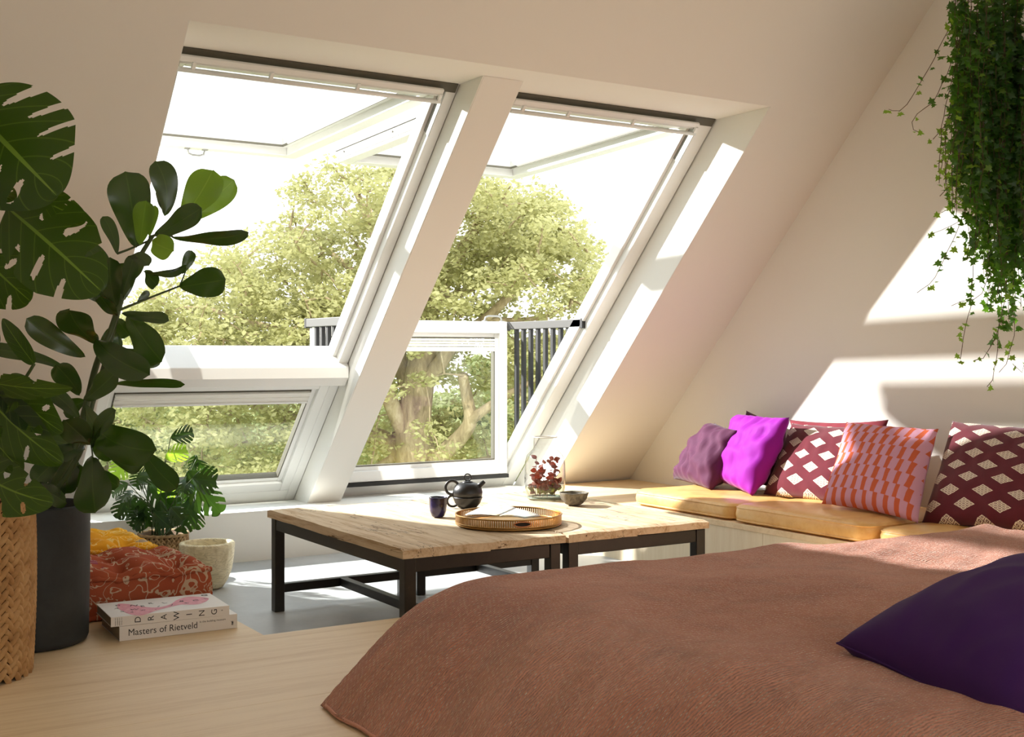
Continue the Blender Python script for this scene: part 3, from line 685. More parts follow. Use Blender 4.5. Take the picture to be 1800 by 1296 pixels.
# brass tray with a pierced gallery
M_BRASS = NT('aged_brass', rgb(176, 138, 82), .34, .95).m
c = place(894, 921.5); tr = empty('tray', c, 'round brass tray with pierced rim, holding an open booklet', 'tray')
b = MB(); b.lathe([(0, .006), (.204, .006), (.208, .009), (.210, .009), (.2115, .004), (.206, 0), (0, 0)], c, 72); b.build('tray_base', M_BRASS, tr, smooth=True)
R_ = .2105
for z, rr in ((.012, .0028), (.042, .0034)):
    b = MB(); b.tube([c+Vector((R_*math.cos(2*PI*k/96), R_*math.sin(2*PI*k/96), z)) for k in range(96)], rr, 8, closed=True); b.build('rim_band', M_BRASS, tr, smooth=True)
b = MB(); n = 150
for k in range(n):
    a0 = 2*PI*k/n; ca = Vector((math.cos(a0), math.sin(a0), 0)); tg = Vector((-math.sin(a0), math.cos(a0), 0))
    b.basis(c+ca*R_, tg, ca, Zv, ((-.0026, .0026), (-.0008, .0008), (.011, .042)))
b.build('gallery_bars', M_BRASS, tr, kind='stuff')
# oval grip in the rim facing the bed
ga = math.atan2(-Fv.y, -Fv.x)+.26
b = MB(); ov = []
for k in range(28):
    q = 2*PI*k/28; aa = ga+.155*math.cos(q); ov.append(c+Vector(((R_+.0022)*math.cos(aa), (R_+.0022)*math.sin(aa), .0265+.0095*SM(q))))
b.tube(ov, .0030, 8, closed=True); b.build('grip', NT('polished_copper', rgb(190, 130, 90), .25, .9).m, tr, smooth=True)
b = MB(); arc = [(R_+.0016)*1 for _ in range(2)]
rows = [[c+Vector(((R_+.0018)*math.cos(ga+.15*(i/12-.5)*2), (R_+.0018)*math.sin(ga+.15*(i/12-.5)*2), .0265+s*.0085*math.sqrt(max(0, 1-((i/12-.5)*2)**2)))) for s in (-1, 1)] for i in range(13)]
b.grid(rows); b.build('grip_shade', NT('painted_grip_shade', rgb(30, 22, 16), .8).m, tr)  # dark sheet painted as the shade inside the grip, no hole cut
# booklet
mp = NT('printed_pages', rgb(232, 230, 224), .5); co = mp.co(); n1 = mp.noise(co, 9, 3, .6, .6)
mp.set('Base Color', mp.ramp(n1, [(.36, rgb(168, 196, 196)), (.46, rgb(212, 216, 214)), (.55, rgb(226, 222, 214)), (.64, rgb(214, 198, 150)), (.72, rgb(232, 230, 226))])); M_PAGE = mp.m
z0 = TZ+.010
A, B_, C_, D_, E_, G_ = at(818, 906, 4.78), at(866, 883, 5.00), at(908, 895, 4.94), at(878, 908, 4.70), at(950, 908, 4.86), at(922, 912, 4.70)
bk = empty('booklet', c+Zv*.01, 'open booklet with pale printed pages lying in the brass tray', 'booklet')
def sheet(q, name):
    b = MB(); N = 8; rows = []
    for i in range(N+1):
        rows.append([])
        for j in range(5):
            u, v = i/N, j/4; p = q[0]*(1-u)*(1-v)+q[1]*(1-u)*v+q[2]*u*v+q[3]*u*(1-v); rows[-1].append(p+Zv*(.004*SM(PI*u)))
    b.grid(rows); o = b.build(name, M_PAGE, bk, smooth=True); s_ = o.modifiers.new('t', 'SOLIDIFY'); s_.thickness = .003
sheet([A, B_, C_, D_], 'page'); sheet([D_, C_, E_, G_], 'page')
# glass jar with cuttings
def clear_glass():
    m = glass_mat('jar_glass', (.965, .975, .968, 1), 2.2, (.42, .46, .42, 1)); return m
M_JAR = clear_glass()
c = place(958, 877); jar = empty('glass_jar', c, 'wide-shouldered clear glass jar holding red-leaved cuttings in water', 'jar')
prof = [(0, .004), (.070, .004), (.086, .018), (.094, .05), (.096, .10), (.094, .17), (.084, .205), (.064, .226), (.055, .234), (.053, .245), (.053, .285), (.057, .290)]
b = MB(); b.lathe(prof, c, 56); o = b.build('jar_wall', M_JAR, jar, smooth=True)
b = MB(); b.lathe([(.0, .006), (.066, .0065), (.080, .020), (.0905, .05), (.0925, .062), (0, .062)], c, 48); b.build('water', glass_mat('water', (.90, .93, .88, 1), 1.6, (.5, .55, .45, 1)), jar, smooth=True)
b = MB(); b.tube([c+Vector((.056*math.cos(2*PI*k/40), .056*math.sin(2*PI*k/40), .289)) for k in range(40)], .0028, 8, closed=True); b.build('jar_lip', NT('thick_glass', rgb(220, 224, 220), .12, spec=.8).m, jar, smooth=True)
b = MB(); b.tube([c+Vector((.080*math.cos(2*PI*k/40), .080*math.sin(2*PI*k/40), .007)) for k in range(40)], .0055, 8, closed=True); b.build('jar_foot', NT('thick_green_glass', rgb(120, 130, 112), .1, spec=.8).m, jar, smooth=True)

def leaf_material(name, c, c2, rough=.35, trans=.35, tcol=None, vein=None, spec=.5, vscale=3):
    m = NT(name, rgb(*c), rough, spec=spec); co = m.co()
    oi = m.node('ShaderNodeObjectInfo').outputs['Random']
    n = m.noise(co, 11, 3); f = m.math('ADD', m.math('MULTIPLY', n, .6), m.math('MULTIPLY', oi, .4))
    col = m.mix(f, rgb(*c), rgb(*c2))
    if vein:
        u, v, _ = m.sep(m.co('UV'))  # u across -1..1 stored 0..1 ; v along
        mid = m.math('ABSOLUTE', m.math('SUBTRACT', u, .5))
        mk = m.math('LESS_THAN', mid, .018)
        side = m.math('FRACT', m.math('MULTIPLY', m.math('SUBTRACT', v, m.math('MULTIPLY', mid, .5)), vscale*4))
        mk2 = m.math('MULTIPLY', m.math('LESS_THAN', side, .07), .35)
        col = m.mix(m.math('MAXIMUM', mk, mk2), col, rgb(*vein))
        m.bump(m.math('ADD', m.math('MULTIPLY', mk, .8), m.math('MULTIPLY', m.math('SINE', m.math('MULTIPLY', side, 6.28)), .25)), .35, .003)
    m.set('Base Color', col)
    if trans:
        t = m.node('ShaderNodeBsdfTranslucent', {'Color': rgb(*(tcol or c2))}); mx = m.node('ShaderNodeMixShader', {0: trans, 1: m.b.outputs[0], 2: t.outputs[0]})
        m.t.links.new(mx.outputs[0], m.out.inputs[0])
    return m.m
def prof_obovate(t): return (t**.62)*max(0, 1-t**5)**.55*1.16
def prof_ovate(t): return math.sin(PI*min(1, t)**.75)**.8 if t < 1 else 0
def prof_heart(t): return min(1, (t+.02)**.42*1.25)*max(0, 1-t)**.62*1.30
def leaf_geo(base, tip, width, nrm=None, roll=0, prof=prof_ovate, bend=0.0, fold=.12, nu=14, nv=6, slits=None, holes=None, wave=0, wl=9, sweep=0, droop=0, seed=0, side_bend=0):
    """returns verts, faces, uvs of one leaf blade"""
    base, tip = Vector(base), Vector(tip); L = (tip-base).length; tan = (tip-base)/L
    n0 = (nrm if nrm is not None else -Fv); n0 = (n0-tan*n0.dot(tan)).normalized()
    n0 = Matrix.Rotation(roll, 3, tan) @ n0
    sd = tan.cross(n0).normalized()
    ctrl = (base+tip)/2+n0*bend*L+sd*side_bend*L+Zv*droop*L
    vs = []; uv = []; fs = []; W = width/2
    for i in range(nu+1):
        t = i/nu; p = base*(1-t)**2+ctrl*2*t*(1-t)+tip*t*t
        tg = ((ctrl-base)*(1-t)+(tip-ctrl)*t).normalized(); nn = (n0-tg*n0.dot(tg)).normalized(); ss = tg.cross(nn)
        for j in range(-nv, nv+1):
            v = j/nv; w_ = prof(t)*W
            q = p+ss*v*w_+tg*(sweep*w_*abs(v)**1.5)+nn*(fold*abs(v)*w_+wave*W*SM(t*wl+seed+(1.3 if v > 0 else 0))*abs(v)**2-.25*fold*w_*v*v*2)
            vs.append(q); uv.append((v*.5+.5, t))
    m = 2*nv+1
    for i in range(nu):
        for j in range(2*nv):
            v = abs((j+.5)/nv-1); t = (i+.5)/nu; s_ = 1 if j >= nv else -1; skip = False
            for (a, b_, v0, v1, sgn) in (slits or []):
                if sgn == s_ or sgn == 0:
                    vc, vr = (v0+min(v1, 1.3))/2, (min(v1, 1.3)-v0)/2; tc = (a+b_)/2; q_ = 1-((v-vc)/vr)**2 if v1 < 1.05 else (1 if v > v0+.12 else (v-v0)/.12)
                    if q_ > 0 and abs(t-tc) < (b_-a)/2*q_**.5*(1 if v1 < 1.05 else .45+.8*max(0, v-v0)): skip = True
            if not skip: fs.append((i*m+j, i*m+j+1, (i+1)*m+j+1, (i+1)*m+j))
    return vs, fs, uv
def leaf(parent, mat, *a, name='leaf', **k):
    vs, fs, uv = leaf_geo(*a, **k); o = new_mesh(name, vs, fs, mat, parent, True, uv)
    return o
M_REDLEAF = leaf_material('red_leaf', (96, 30, 24), (128, 66, 40), .35, .2, (150, 50, 30))
M_OLIVELEAF = leaf_material('olive_leaf', (92, 88, 36), (130, 120, 50), .35, .3, (150, 150, 60))
r = random.Random(5)
cut = empty('leaf_cuttings', c+Zv*.01, 'bunch of red and olive leaved cuttings standing in the glass jar', 'cuttings')
for k in range(20):
    a = r.uniform(0, 6.28); e = c+Vector((math.cos(a)*r.uniform(.03, .075), math.sin(a)*r.uniform(.03, .075), r.uniform(.06, .19))); s0 = c+Vector((math.cos(a)*.045, math.sin(a)*.045, .014))
    b = MB(); b.tube([s0, (s0+e)/2+Vector((r.uniform(-.01, .01), 0, 0)), e], .0014, 5); b.build('stem', M_REDLEAF, cut, smooth=True)
    for q in range(6):
        f_ = .25+.75*q/5; p = s0.lerp(e, f_); an = r.uniform(0, 6.28); tp = p+Vector((math.cos(an)*.032, math.sin(an)*.032, r.uniform(-.012, .026)))
        rr = math.hypot(tp.x-c.x, tp.y-c.y)
        if rr > .084: tp.x = c.x+(tp.x-c.x)*.084/rr; tp.y = c.y+(tp.y-c.y)*.084/rr
        leaf(cut, M_REDLEAF if p.z > c.z+.055 or q % 2 else M_OLIVELEAF, p, tp, .024, roll=r.uniform(-1, 1), nu=6, nv=2, bend=.1)
# rough stone bowl
c = place(1009, 888); m_ = NT('rough_stone', rgb(98, 92, 80), .75); _n = m_.noise(m_.co(), 28, 6, .7, .8)
m_.set('Base Color', m_.ramp(_n, [(.35, rgb(62, 58, 50)), (.5, rgb(104, 98, 84)), (.7, rgb(140, 130, 108))])); m_.bump(_n, .8, .006)
b = MB(); b.lathe([(0, 0), (.026, 0), (.040, .006), (.056, .028), (.064, .052), (.066, .056), (.061, .057), (.056, .048), (.044, .024), (.025, .014), (0, .012)], c, 48)
for i, v in enumerate(b.v):
    k = mnoise.noise(Vector(v)*26)*.005; d_ = Vector((v[0]-c.x, v[1]-c.y, 0)); 
    if d_.length > .02: d_.normalize(); b.v[i] = (v[0]+d_.x*k, v[1]+d_.y*k, v[2]+(k*.7 if v[2]-c.z > .03 else 0))
tag(b.build('bowl', m_.m, None, smooth=True), 'small rough dark stone bowl beside the glass jar', 'bowl')

# ------------------------------------------------------------------ two books on the platform
def text(parent, body, size, org, xd, yd, mat, name='lettering', align='LEFT', sx=1.0, off=.0004, bold=0):
    cu = bpy.data.curves.new(name, 'FONT'); cu.body = body; cu.size = size; cu.extrude = .0001; cu.align_x = align; cu.align_y = 'CENTER'; cu.space_character = 1.02; cu.offset = bold
    o = bpy.data.objects.new(name, cu); C.objects.link(o); zd = xd.cross(yd).normalized(); xd = xd.normalized(); yd = zd.cross(xd)
    M = Matrix((xd, yd, zd)).transposed().to_4x4(); M.translation = org+zd*off; cu.materials.append(mat)
    bpy.context.view_layer.update(); me = bpy.data.meshes.new_from_object(o); bpy.data.objects.remove(o)
    me.transform(M @ Matrix.Diagonal((sx, 1, 1, 1))); q = bpy.data.objects.new(name, me); C.objects.link(q)
    if parent: adopt(q, parent)
    return q
M_PAPER = NT('white_cover', rgb(226, 222, 218), .45).m; M_INK = NT('black_ink', rgb(28, 28, 28), .6).m; M_PAGES = NT('page_block', rgb(150, 142, 128), .9).m
M_PINK = NT('pink_brush_print', rgb(218, 128, 146), .5); _n = M_PINK.noise(M_PINK.map(M_PINK.co(), (1, 3, 1)), 60, 3); M_PINK.set('Base Color', M_PINK.ramp(_n, [(.3, rgb(206, 104, 128)), (.7, rgb(230, 160, 170))])); M_PINK = M_PINK.m
zb = PZ+.001
def book(Af, Bf, depth, z0, th, label):
    """Af, Bf: front (spine) corners on the ground plane; depth away from the viewer"""
    xd = (Bf-Af); W = xd.length; xd.normalize(); yd = Vector((-xd.y, xd.x, 0)); o0 = Vector((Af.x, Af.y, z0))
    t = empty('book', o0, label, 'book', 'books stacked by the floor cushion')
    b = MB(); b.basis(o0, xd, yd, Zv, ((0, W), (0, depth), (th-.0016, th))); b.build('cover', M_PAPER, t)
    b = MB(); b.basis(o0, xd, yd, Zv, ((0, W), (0, depth), (0, .0016))); b.build('cover', M_PAPER, t)
    b = MB(); b.basis(o0, xd, yd, Zv, ((0, W), (0, .0018), (.0016, th-.0016))); b.build('spine', M_PAPER, t)
    b = MB(); b.basis(o0, xd, yd, Zv, ((.002, W-.002), (.0018, depth-.003), (.0017, th-.0017))); b.build('page_block', M_PAGES, t)
    return t, o0, xd, yd, W
A = onz(210, 1128, zb); Bq = onz(417, 1104, zb)
t, o0, xd, yd, W = book(A, Bq, .27, zb, .046, 'thick white paperback, lower of the two by the floor cushion')
M_SER = M_INK
text(t, 'Masters of Rietveld', .030, o0+xd*.026+Zv*.0235, xd, Zv, M_SER, sx=.92)
text(t, 'In the building museum', .009, o0+xd*(W-.125)+Zv*.033, xd, Zv, M_SER, sx=1.0)
text(t, 'nai', .011, o0+xd*(W-.017)+Zv*.011, Zv, -xd, M_SER, name='mark', bold=.0004)
A = onz(195, 1103, zb+.047); Bq = onz(403, 1081, zb+.047)
t, o0, xd, yd, W = book(A, Bq, .24, zb+.047, .030, 'white paperback with pink brush swirl on its cover, on top of the other')
for k, ch in enumerate('DRAWING'):
    text(t, ch, .027, o0+xd*(.083+k*.0405)+Zv*.015, Zv, -xd, M_SER, align='CENTER')
text(t, 'a', .010, o0+xd*(W-.025)+Zv*.015, Zv, -xd, M_SER)
for k in range(4): text(t, 'drawing room', .0042, o0+xd*(.013+k*.0065)+Zv*(.003), Zv, -xd, M_SER, name='small_print')
top = o0+Zv*.0301
def cov(u, v): return top+xd*u*W+yd*v*.24
# pink comma: a broad head at the left, a narrow neck, a second lobe at the right
b = MB(); pts = []
cl = []
N = 40
for i in range(N+1):
    s = i/N; u = .13+.80*s; v = .42-.30*SM(PI*min(1, s*1.55))*.85+.24*max(0, s-.55); w_ = .42*math.exp(-((s-.10)/.17)**2)+.06+.26*math.exp(-((s-.80)/.17)**2)
    if s > .9: w_ *= math.sqrt(max(0, 1-((s-.9)/.1)**2))
    if s < .06: w_ *= math.sqrt(max(0, 1-((.06-s)/.062)**2))
    cl.append((u, v+.10, w_))
rows = [[cov(u, v-w_*.9)+Zv*.0003, cov(u, v)+Zv*.0003, cov(u, v+w_*.9)+Zv*.0003] for u, v, w_ in cl]
b.grid(rows); b.build('cover_print', M_PINK, t)
rr = random.Random(3)
for ch, u, v, s_ in (('N', .27, .62, .034), ('E', .33, .52, .030), ('W', .24, .36, .026), ('R', .42, .66, .026), ('D', .15, .74, .022), ('A', .12, .55, .018), ('I', .45, .40, .026), ('L', .53, .60, .028), ('J', .57, .42, .026), ('B', .68, .60, .028), ('E', .70, .44, .022), ('C', .80, .56, .030), ('L', .90, .62, .022), ('G', .93, .86, .034), ('N', .13, .30, .014), ('A', .20, .20, .014), ('W', .30, .26, .016), ('I', .40, .22, .014)):
    text(t, ch, s_, cov(u, v), Matrix.Rotation(rr.uniform(-.6, .4), 3, 'Z') @ xd, Matrix.Rotation(PI/2, 3, 'Z') @ xd, M_SER, name='cover_letter', align='CENTER', off=.0008)
# ------------------------------------------------------------------ planters and plants at the left
M_CLU = leaf_material('glossy_leaf', (20, 38, 20), (28, 50, 22), .26, .18, (84, 124, 20), (60, 84, 36), .8, 0)
M_CLU_B = leaf_material('young_glossy_leaf', (66, 104, 34), (84, 122, 42), .30, .45, (150, 190, 50), (128, 160, 70), .5, 0)
M_STEM = NT('green_stem', rgb(62, 78, 34), .55).m
M_SOIL = NT('dark_soil', rgb(48, 38, 30), .95).m; 
# dark concrete planter
c = Vector((.755, 4.02, PZ+.0008)); mc = NT('dark_concrete', rgb(58, 60, 60), .62, spec=.35); _n = mc.noise(mc.co(), 6, 6, .65, .5); _n2 = mc.noise(mc.co(), 60, 3)
mc.set('Base Color', mc.ramp(_n, [(.3, rgb(36, 40, 41)), (.7, rgb(54, 58, 59))])); mc.bump(_n2, .12, .002)
pot = empty('planter', c, 'dark grey concrete cylinder planter between the wicker basket and the red floor cushion', 'planter')
b = MB(); b.lathe([(0, 0), (.150, 0), (.163, .006), (.1685, .02), (.172, .20), (.1735, .41), (.1735, .428), (.170, .432), (.160, .432), (.157, .428), (.157, .385), (0, .385)], c, 64); b.build('pot_wall', mc.m, pot, smooth=True)
b = MB(); b.lathe([(.156, .395), (.10, .402), (0, .405)], c, 32)
b.build('soil', M_SOIL, pot, smooth=True)
cl = empty('potted_tree', c+Zv*.40, 'tall plant with thick paddle-shaped glossy leaves rising from the dark concrete planter', 'plant')
def stem(parent, pts, r0, r1, mat=M_STEM, name='stem', n=8):
    P = []
    for k in range(len(pts)-1):
        a = pts[max(k-1, 0)]; b_ = pts[k]; c_ = pts[k+1]; d_ = pts[min(k+2, len(pts)-1)]
        for q in range(5):
            t = q/5; P.append(.5*((2*b_)+(c_-a)*t+(2*a-5*b_+4*c_-d_)*t*t+(3*b_-a-3*c_+d_)*t**3))
    P.append(pts[-1]); m = len(P)
    b = MB(); b.tube(P, [r0+(r1-r0)*i/(m-1) for i in range(m)], n); return b.build(name, mat, parent, smooth=True)
D0 = 3.78
stem(cl, [Vector((c.x, c.y, c.z+.40)), at(125, 800, 3.80), at(150, 720, 3.84), at(170, 640, 3.86), at(195, 580, 3.88), at(215, 520, 3.92), at(240, 462, 3.95), at(268, 415, 3.98)], .013, .007)
stem(cl, [Vector((c.x+.02, c.y+.01, c.z+.40)), at(138, 800, 3.86), at(162, 710, 3.90), at(184, 640, 3.93), at(205, 560, 3.96), at(232, 470, 3.98)], .011, .006)
stem(cl, [at(208, 546, 3.9), at(240, 533, 3.95), at(280, 517, 4.02), at(316, 503, 4.08)], .0045, .003)
stem(cl, [at(316, 503, 4.08), at(322, 488, 4.1), at(327, 475, 4.12)], .003, .002)
stem(cl, [at(262, 418, 3.98), at(280, 412, 4.0), at(304, 416, 4.04)], .005, .003)
stem(cl, [at(206, 446, 3.94), at(230, 437, 3.96), at(262, 423, 3.98)], .004, .003)
# (base u, v, depth, tip u, v, depth, width px, roll, bend, fold, side bend, young)
CL = [
 (240, 436, 3.98, 220, 301, 3.98, 78, .15, .05, .10, .04, 0), (246, 430, 3.94, 257, 353, 3.90, 40, .1, .05, .2, 0, 1), (262, 416, 3.95, 273, 361, 3.92, 18, .3, .05, .25, 0, 1),
 (289, 380, 4.02, 273, 283, 4.02, 50, .5, .05, .1, .20, 0), (290, 378, 4.05, 277, 337, 4.08, 18, 1.0, 0, .2, 0, 0),
 (318, 388, 4.06, 374, 300, 4.12, 66, .2, .04, .10, .06, 1), (335, 388, 4.16, 412, 316, 4.22, 52, .4, .02, .1, 0, 1),
 (272, 415, 4.0, 354, 366, 3.92, 46, -.2, .06, .12, .05, 0), (302, 416, 4.02, 437, 408, 3.98, 38, .9, .06, .1, .12, 0),
 (267, 424, 3.94, 305, 442, 3.86, 46, .1, .1, .3, 0, 1), (224, 452, 3.93, 262, 468, 3.86, 26, -.5, .1, .3, -.2, 0), (252, 476, 3.95, 329, 466, 3.98, 26, 1.1, .12, .2, .16, 0),
 (254, 476, 4.0, 276, 502, 3.98, 36, .5, .05, .1, 0, 0), (320, 482, 4.10, 338, 441, 4.12, 22, .3, .05, .2, 0, 0), (316, 505, 4.08, 396, 492, 4.02, 56, .1, .05, .12, 0, 0),
 (206, 447, 3.92, 181, 381, 3.98, 26, .4, .05, .15, .1, 0), (150, 628, 3.84, 46, 560, 3.72, 44, .25, .04, .12, -.05, 0), (172, 603, 3.84, 122, 545, 3.70, 66, -.3, .06, .12, -.12, 0),
 (168, 596, 3.80, 264, 660, 3.70, 58, -.4, .10, .16, .16, 0), (214, 551, 3.86, 297, 563, 3.80, 30, -.7, .06, .2, .05, 0), (226, 554, 3.92, 285, 636, 3.86, 62, .2, .06, .14, .0, 0),
 (200, 612, 4.02, 285, 632, 4.06, 36, .2, .05, .1, .1, 0), (205, 540, 3.90, 194, 452, 3.82, 44, .3, .05, .15, -.1, 0), (212, 528, 3.92, 236, 448, 3.90, 36, -.3, .05, .15, .1, 0),
 (202, 548, 3.95, 146, 424, 3.98, 44, .5, .06, .1, .12, 0), (205, 552, 3.92, 142, 506, 3.84, 26, .6, .08, .2, .1, 0), (206, 556, 3.80, 176, 520, 3.70, 30, -.2, .08, .2, 0, 0),
 (140, 694, 3.82, 98, 642, 3.72, 44, .1, .06, .15, .08, 0), (147, 704, 3.84, 206, 652, 3.74, 44, -.2, .06, .15, .06, 0), (118, 650, 3.90, -30, 612, 3.86, 30, .6, .05, .15, .08, 0),
 (198, 676, 3.98, 325, 676, 3.92, 22, .6, .06, .2, -.10, 0), (148, 711, 3.84, 276, 792, 3.66, 66, .15, .10, .12, .22, 0), (160, 788, 3.72, 204, 722, 3.62, 36, -.5, .06, .2, -.05, 0),
 (180, 776, 3.86, 254, 818, 3.80, 52, .1, .05, .1, .05, 0), (163, 803, 3.70, 168, 902, 3.60, 72, .05, .05, .10, 0, 0), (250, 790, 3.96, 312, 860, 3.90, 44, -.25, .06, .16, .08, 0),
 (150, 782, 3.84, 92, 806, 3.72, 36, .2, .06, .2, 0, 0), (92, 750, 3.82, 22, 728, 3.70, 50, .2, .05, .1, -.05, 0), (160, 782, 3.78, 112, 738, 3.66, 54, 0, .1, .2, .1, 0),
 (135, 808, 3.90, 112, 868, 3.86, 46, .3, .05, .1, 0, 0), (165, 826, 3.96, 208, 856, 3.96, 34, .2, .05, .1, 0, 0), (70, 850, 3.80, 116, 884, 3.66, 36, .1, .05, .1, 0, 0),
 (140, 738, 3.90, 90, 690, 3.94, 30, .3, .06, .12, .1, 0), (120, 800, 3.9, 60, 850, 3.84, 44, .2, .06, .12, .1, 0), (240, 535, 3.96, 262, 512, 3.98, 14, .4, 0, .1, 0, 0),
 (208, 536, 3.98, 218, 462, 4.02, 50, .2, .06, .15, .05, 0), (204, 548, 4.0, 168, 470, 4.04, 46, .1, .06, .15, -.05, 0), (226, 500, 4.0, 252, 448, 4.02, 34, -.4, .06, .2, .1, 0), (205, 560, 3.98, 228, 590, 3.98, 36, .3, .05, .15, 0, 0),
 (176, 606, 4.0, 212, 590, 4.02, 44, .2, .06, .15, 0, 0), (150, 705, 3.96, 112, 725, 3.96, 40, .3, .08, .2, 0, 0), (160, 770, 3.98, 205, 800, 4.0, 50, .2, .06, .15, 0, 0), (150, 790, 3.94, 80, 770, 3.95, 46, .1, .06, .15, 0, 0), (140, 815, 3.88, 150, 862, 3.9, 44, .3, .06, .15, 0, 0), (110, 830, 3.9, 92, 880, 3.84, 44, .2, .06, .15, 0, 0)]
for (u, v, d, u2, v2, d2, wp, roll, bend, fold, sb, yg) in CL:
    leaf(cl, M_CLU_B if yg else M_CLU, at(u, v, d), at(u2, v2, d2), 1.12*wp*d/FPX, roll=roll, prof=prof_obovate, bend=bend*1.5+.05*SM(u*1.7), fold=fold, side_bend=sb, nu=20, nv=6, wave=.11, seed=u)
# leaf stalks of the hanging leaves
for (u, v, d, u2, v2, d2) in ((163, 803, 3.70, 158, 770, 3.82), (180, 776, 3.86, 152, 760, 3.86), (250, 790, 3.96, 190, 772, 3.88), (92, 750, 3.82, 140, 770, 3.84), (198, 676, 3.98, 166, 690, 3.9), (120, 800, 3.9, 132, 780, 3.84)):
    stem(cl, [at(u, v, d), at((u+u2)/2, (v+v2)/2-4, (d+d2)/2), at(u2, v2, d2)], .0022, .003)

# wicker basket: braided rush over a round wall
c = Vector((.515, 3.70, PZ+.0008)); bk = empty('wicker_basket', c, 'tall round basket of braided rush in the lower left corner', 'basket')
M_RUSH = NT('braided_rush', rgb(196, 146, 92), .7, spec=.3); _c = M_RUSH.co('UV'); _v = M_RUSH.map(_c, (60, 2, 1)); _n = M_RUSH.noise(_v, 3, 4, .7); _o = M_RUSH.noise(M_RUSH.co(), 16, 3)
M_RUSH.set('Base Color', M_RUSH.ramp(M_RUSH.math('ADD', M_RUSH.math('MULTIPLY', _n, .5), M_RUSH.math('MULTIPLY', _o, .5)), [(.3, rgb(140, 98, 58)), (.5, rgb(192, 150, 100)), (.72, rgb(216, 180, 132))])); M_RUSH.bump(_n, .5, .002); M_RUSH = M_RUSH.m
HB = .515
def br(z): t = z/HB; return .158+.026*math.sin(PI*min(1, t*.5+.18))-.004*t
b = MB(); b.lathe([(0, .012), (.14, .012)]+[(br(HB*k/12)-.012, .012+(HB-.012)*k/12) for k in range(13)]+[(br(HB)-.024, HB)]+[(br(HB*k/12)-.026, HB*k/12) for k in range(12, 1, -1)]+[(0, .06)], c, 48); b.build('basket_wall', NT('dark_rush_core', rgb(86, 54, 28), .9).m, bk, smooth=True)
def braid(b, c, rf, H_, cols, rows, th=.007, tilt=.62, z0=.0):
    for k in range(cols):
        for r_ in range(rows):
            for sgn in (-1, 1):
                a0 = 2*PI*(k+.5)/cols; zc = z0+H_*(r_+.5)/rows+(H_/rows*.25*sgn)
                R_ = rf(zc)
                cw = 2*PI*R_/cols; hl = H_/rows
                er = Vector((math.cos(a0), math.sin(a0), 0)); et = Vector((-math.sin(a0), math.cos(a0), 0))
                ctr = c+er*R_+et*(sgn*cw*.24)+Zv*zc
                ax = (Zv*math.cos(tilt)+et*sgn*math.sin(tilt)*1.0).normalized(); wx = ax.cross(er).normalized()
                L = hl*.80; W = cw*.25; vs = []; uv = []
                for i, t in enumerate((-1, -.75, -.3, .3, .75, 1)):
                    ww = W*math.sqrt(max(0.02, 1-abs(t)**2.2)); lift = th*(1-t*t)**.5*.9+.0035*t
                    for s_ in (-1, -.45, .45, 1):
                        vs.append(ctr+ax*(t*L)+wx*(s_*ww)+er*(lift*(1-.9*s_*s_)-.002*s_*s_)); uv.append((s_*.5+.5+.37*k+.61*r_, t*.5+.5))
                fs = [(i*4+j, i*4+j+1, (i+1)*4+j+1, (i+1)*4+j) for i in range(5) for j in range(3)]
                b.add(vs, fs, uv)
b = MB(); braid(b, c, br, HB-.02, 29, 16, .012); w_ = b.build('rush_braid', M_RUSH, bk, smooth=True, kind='stuff'); fixnormals(w_)
b = MB(); b.tube([c+Vector((br(HB)*.985*math.cos(2*PI*k/60), br(HB)*.985*math.sin(2*PI*k/60), HB+.002*SM(k*2.4))) for k in range(60)], .011, 8, closed=True); b.build('rim', M_RUSH, bk, smooth=True)
b = MB(); b.lathe([(.140, .44), (.08, .45), (0, .452)], c, 28); b.build('soil', M_SOIL, bk, smooth=True)
# monstera
M_MON = leaf_material('split_leaf', (22, 44, 18), (32, 60, 20), .34, .28, (96, 134, 16), (120, 150, 62), .5, 1.6)
mo = empty('monstera', c+Zv*.45, 'large split-leaved plant growing from the braided basket at the picture edge', 'plant')
def slits(n, seed, depth=.42, hole=.6, t0=.14, t1=.84, w0=.036):
    r = random.Random(seed); out = []
    for s_ in (-1, 1):
        for k in range(n):
            t = t0+(t1-t0)*(k+.5)/n+r.uniform(-.015, .015); w_ = w0*r.uniform(.7, 1.3)
            if r.random() < hole*.7: out.append((t-w_*.9, t+w_*.9, r.uniform(.25, .38), r.uniform(.80, .92), s_))
            else: out.append((t-w_, t+w_, depth+r.uniform(-.08, .1), 1.1, s_))
    return out
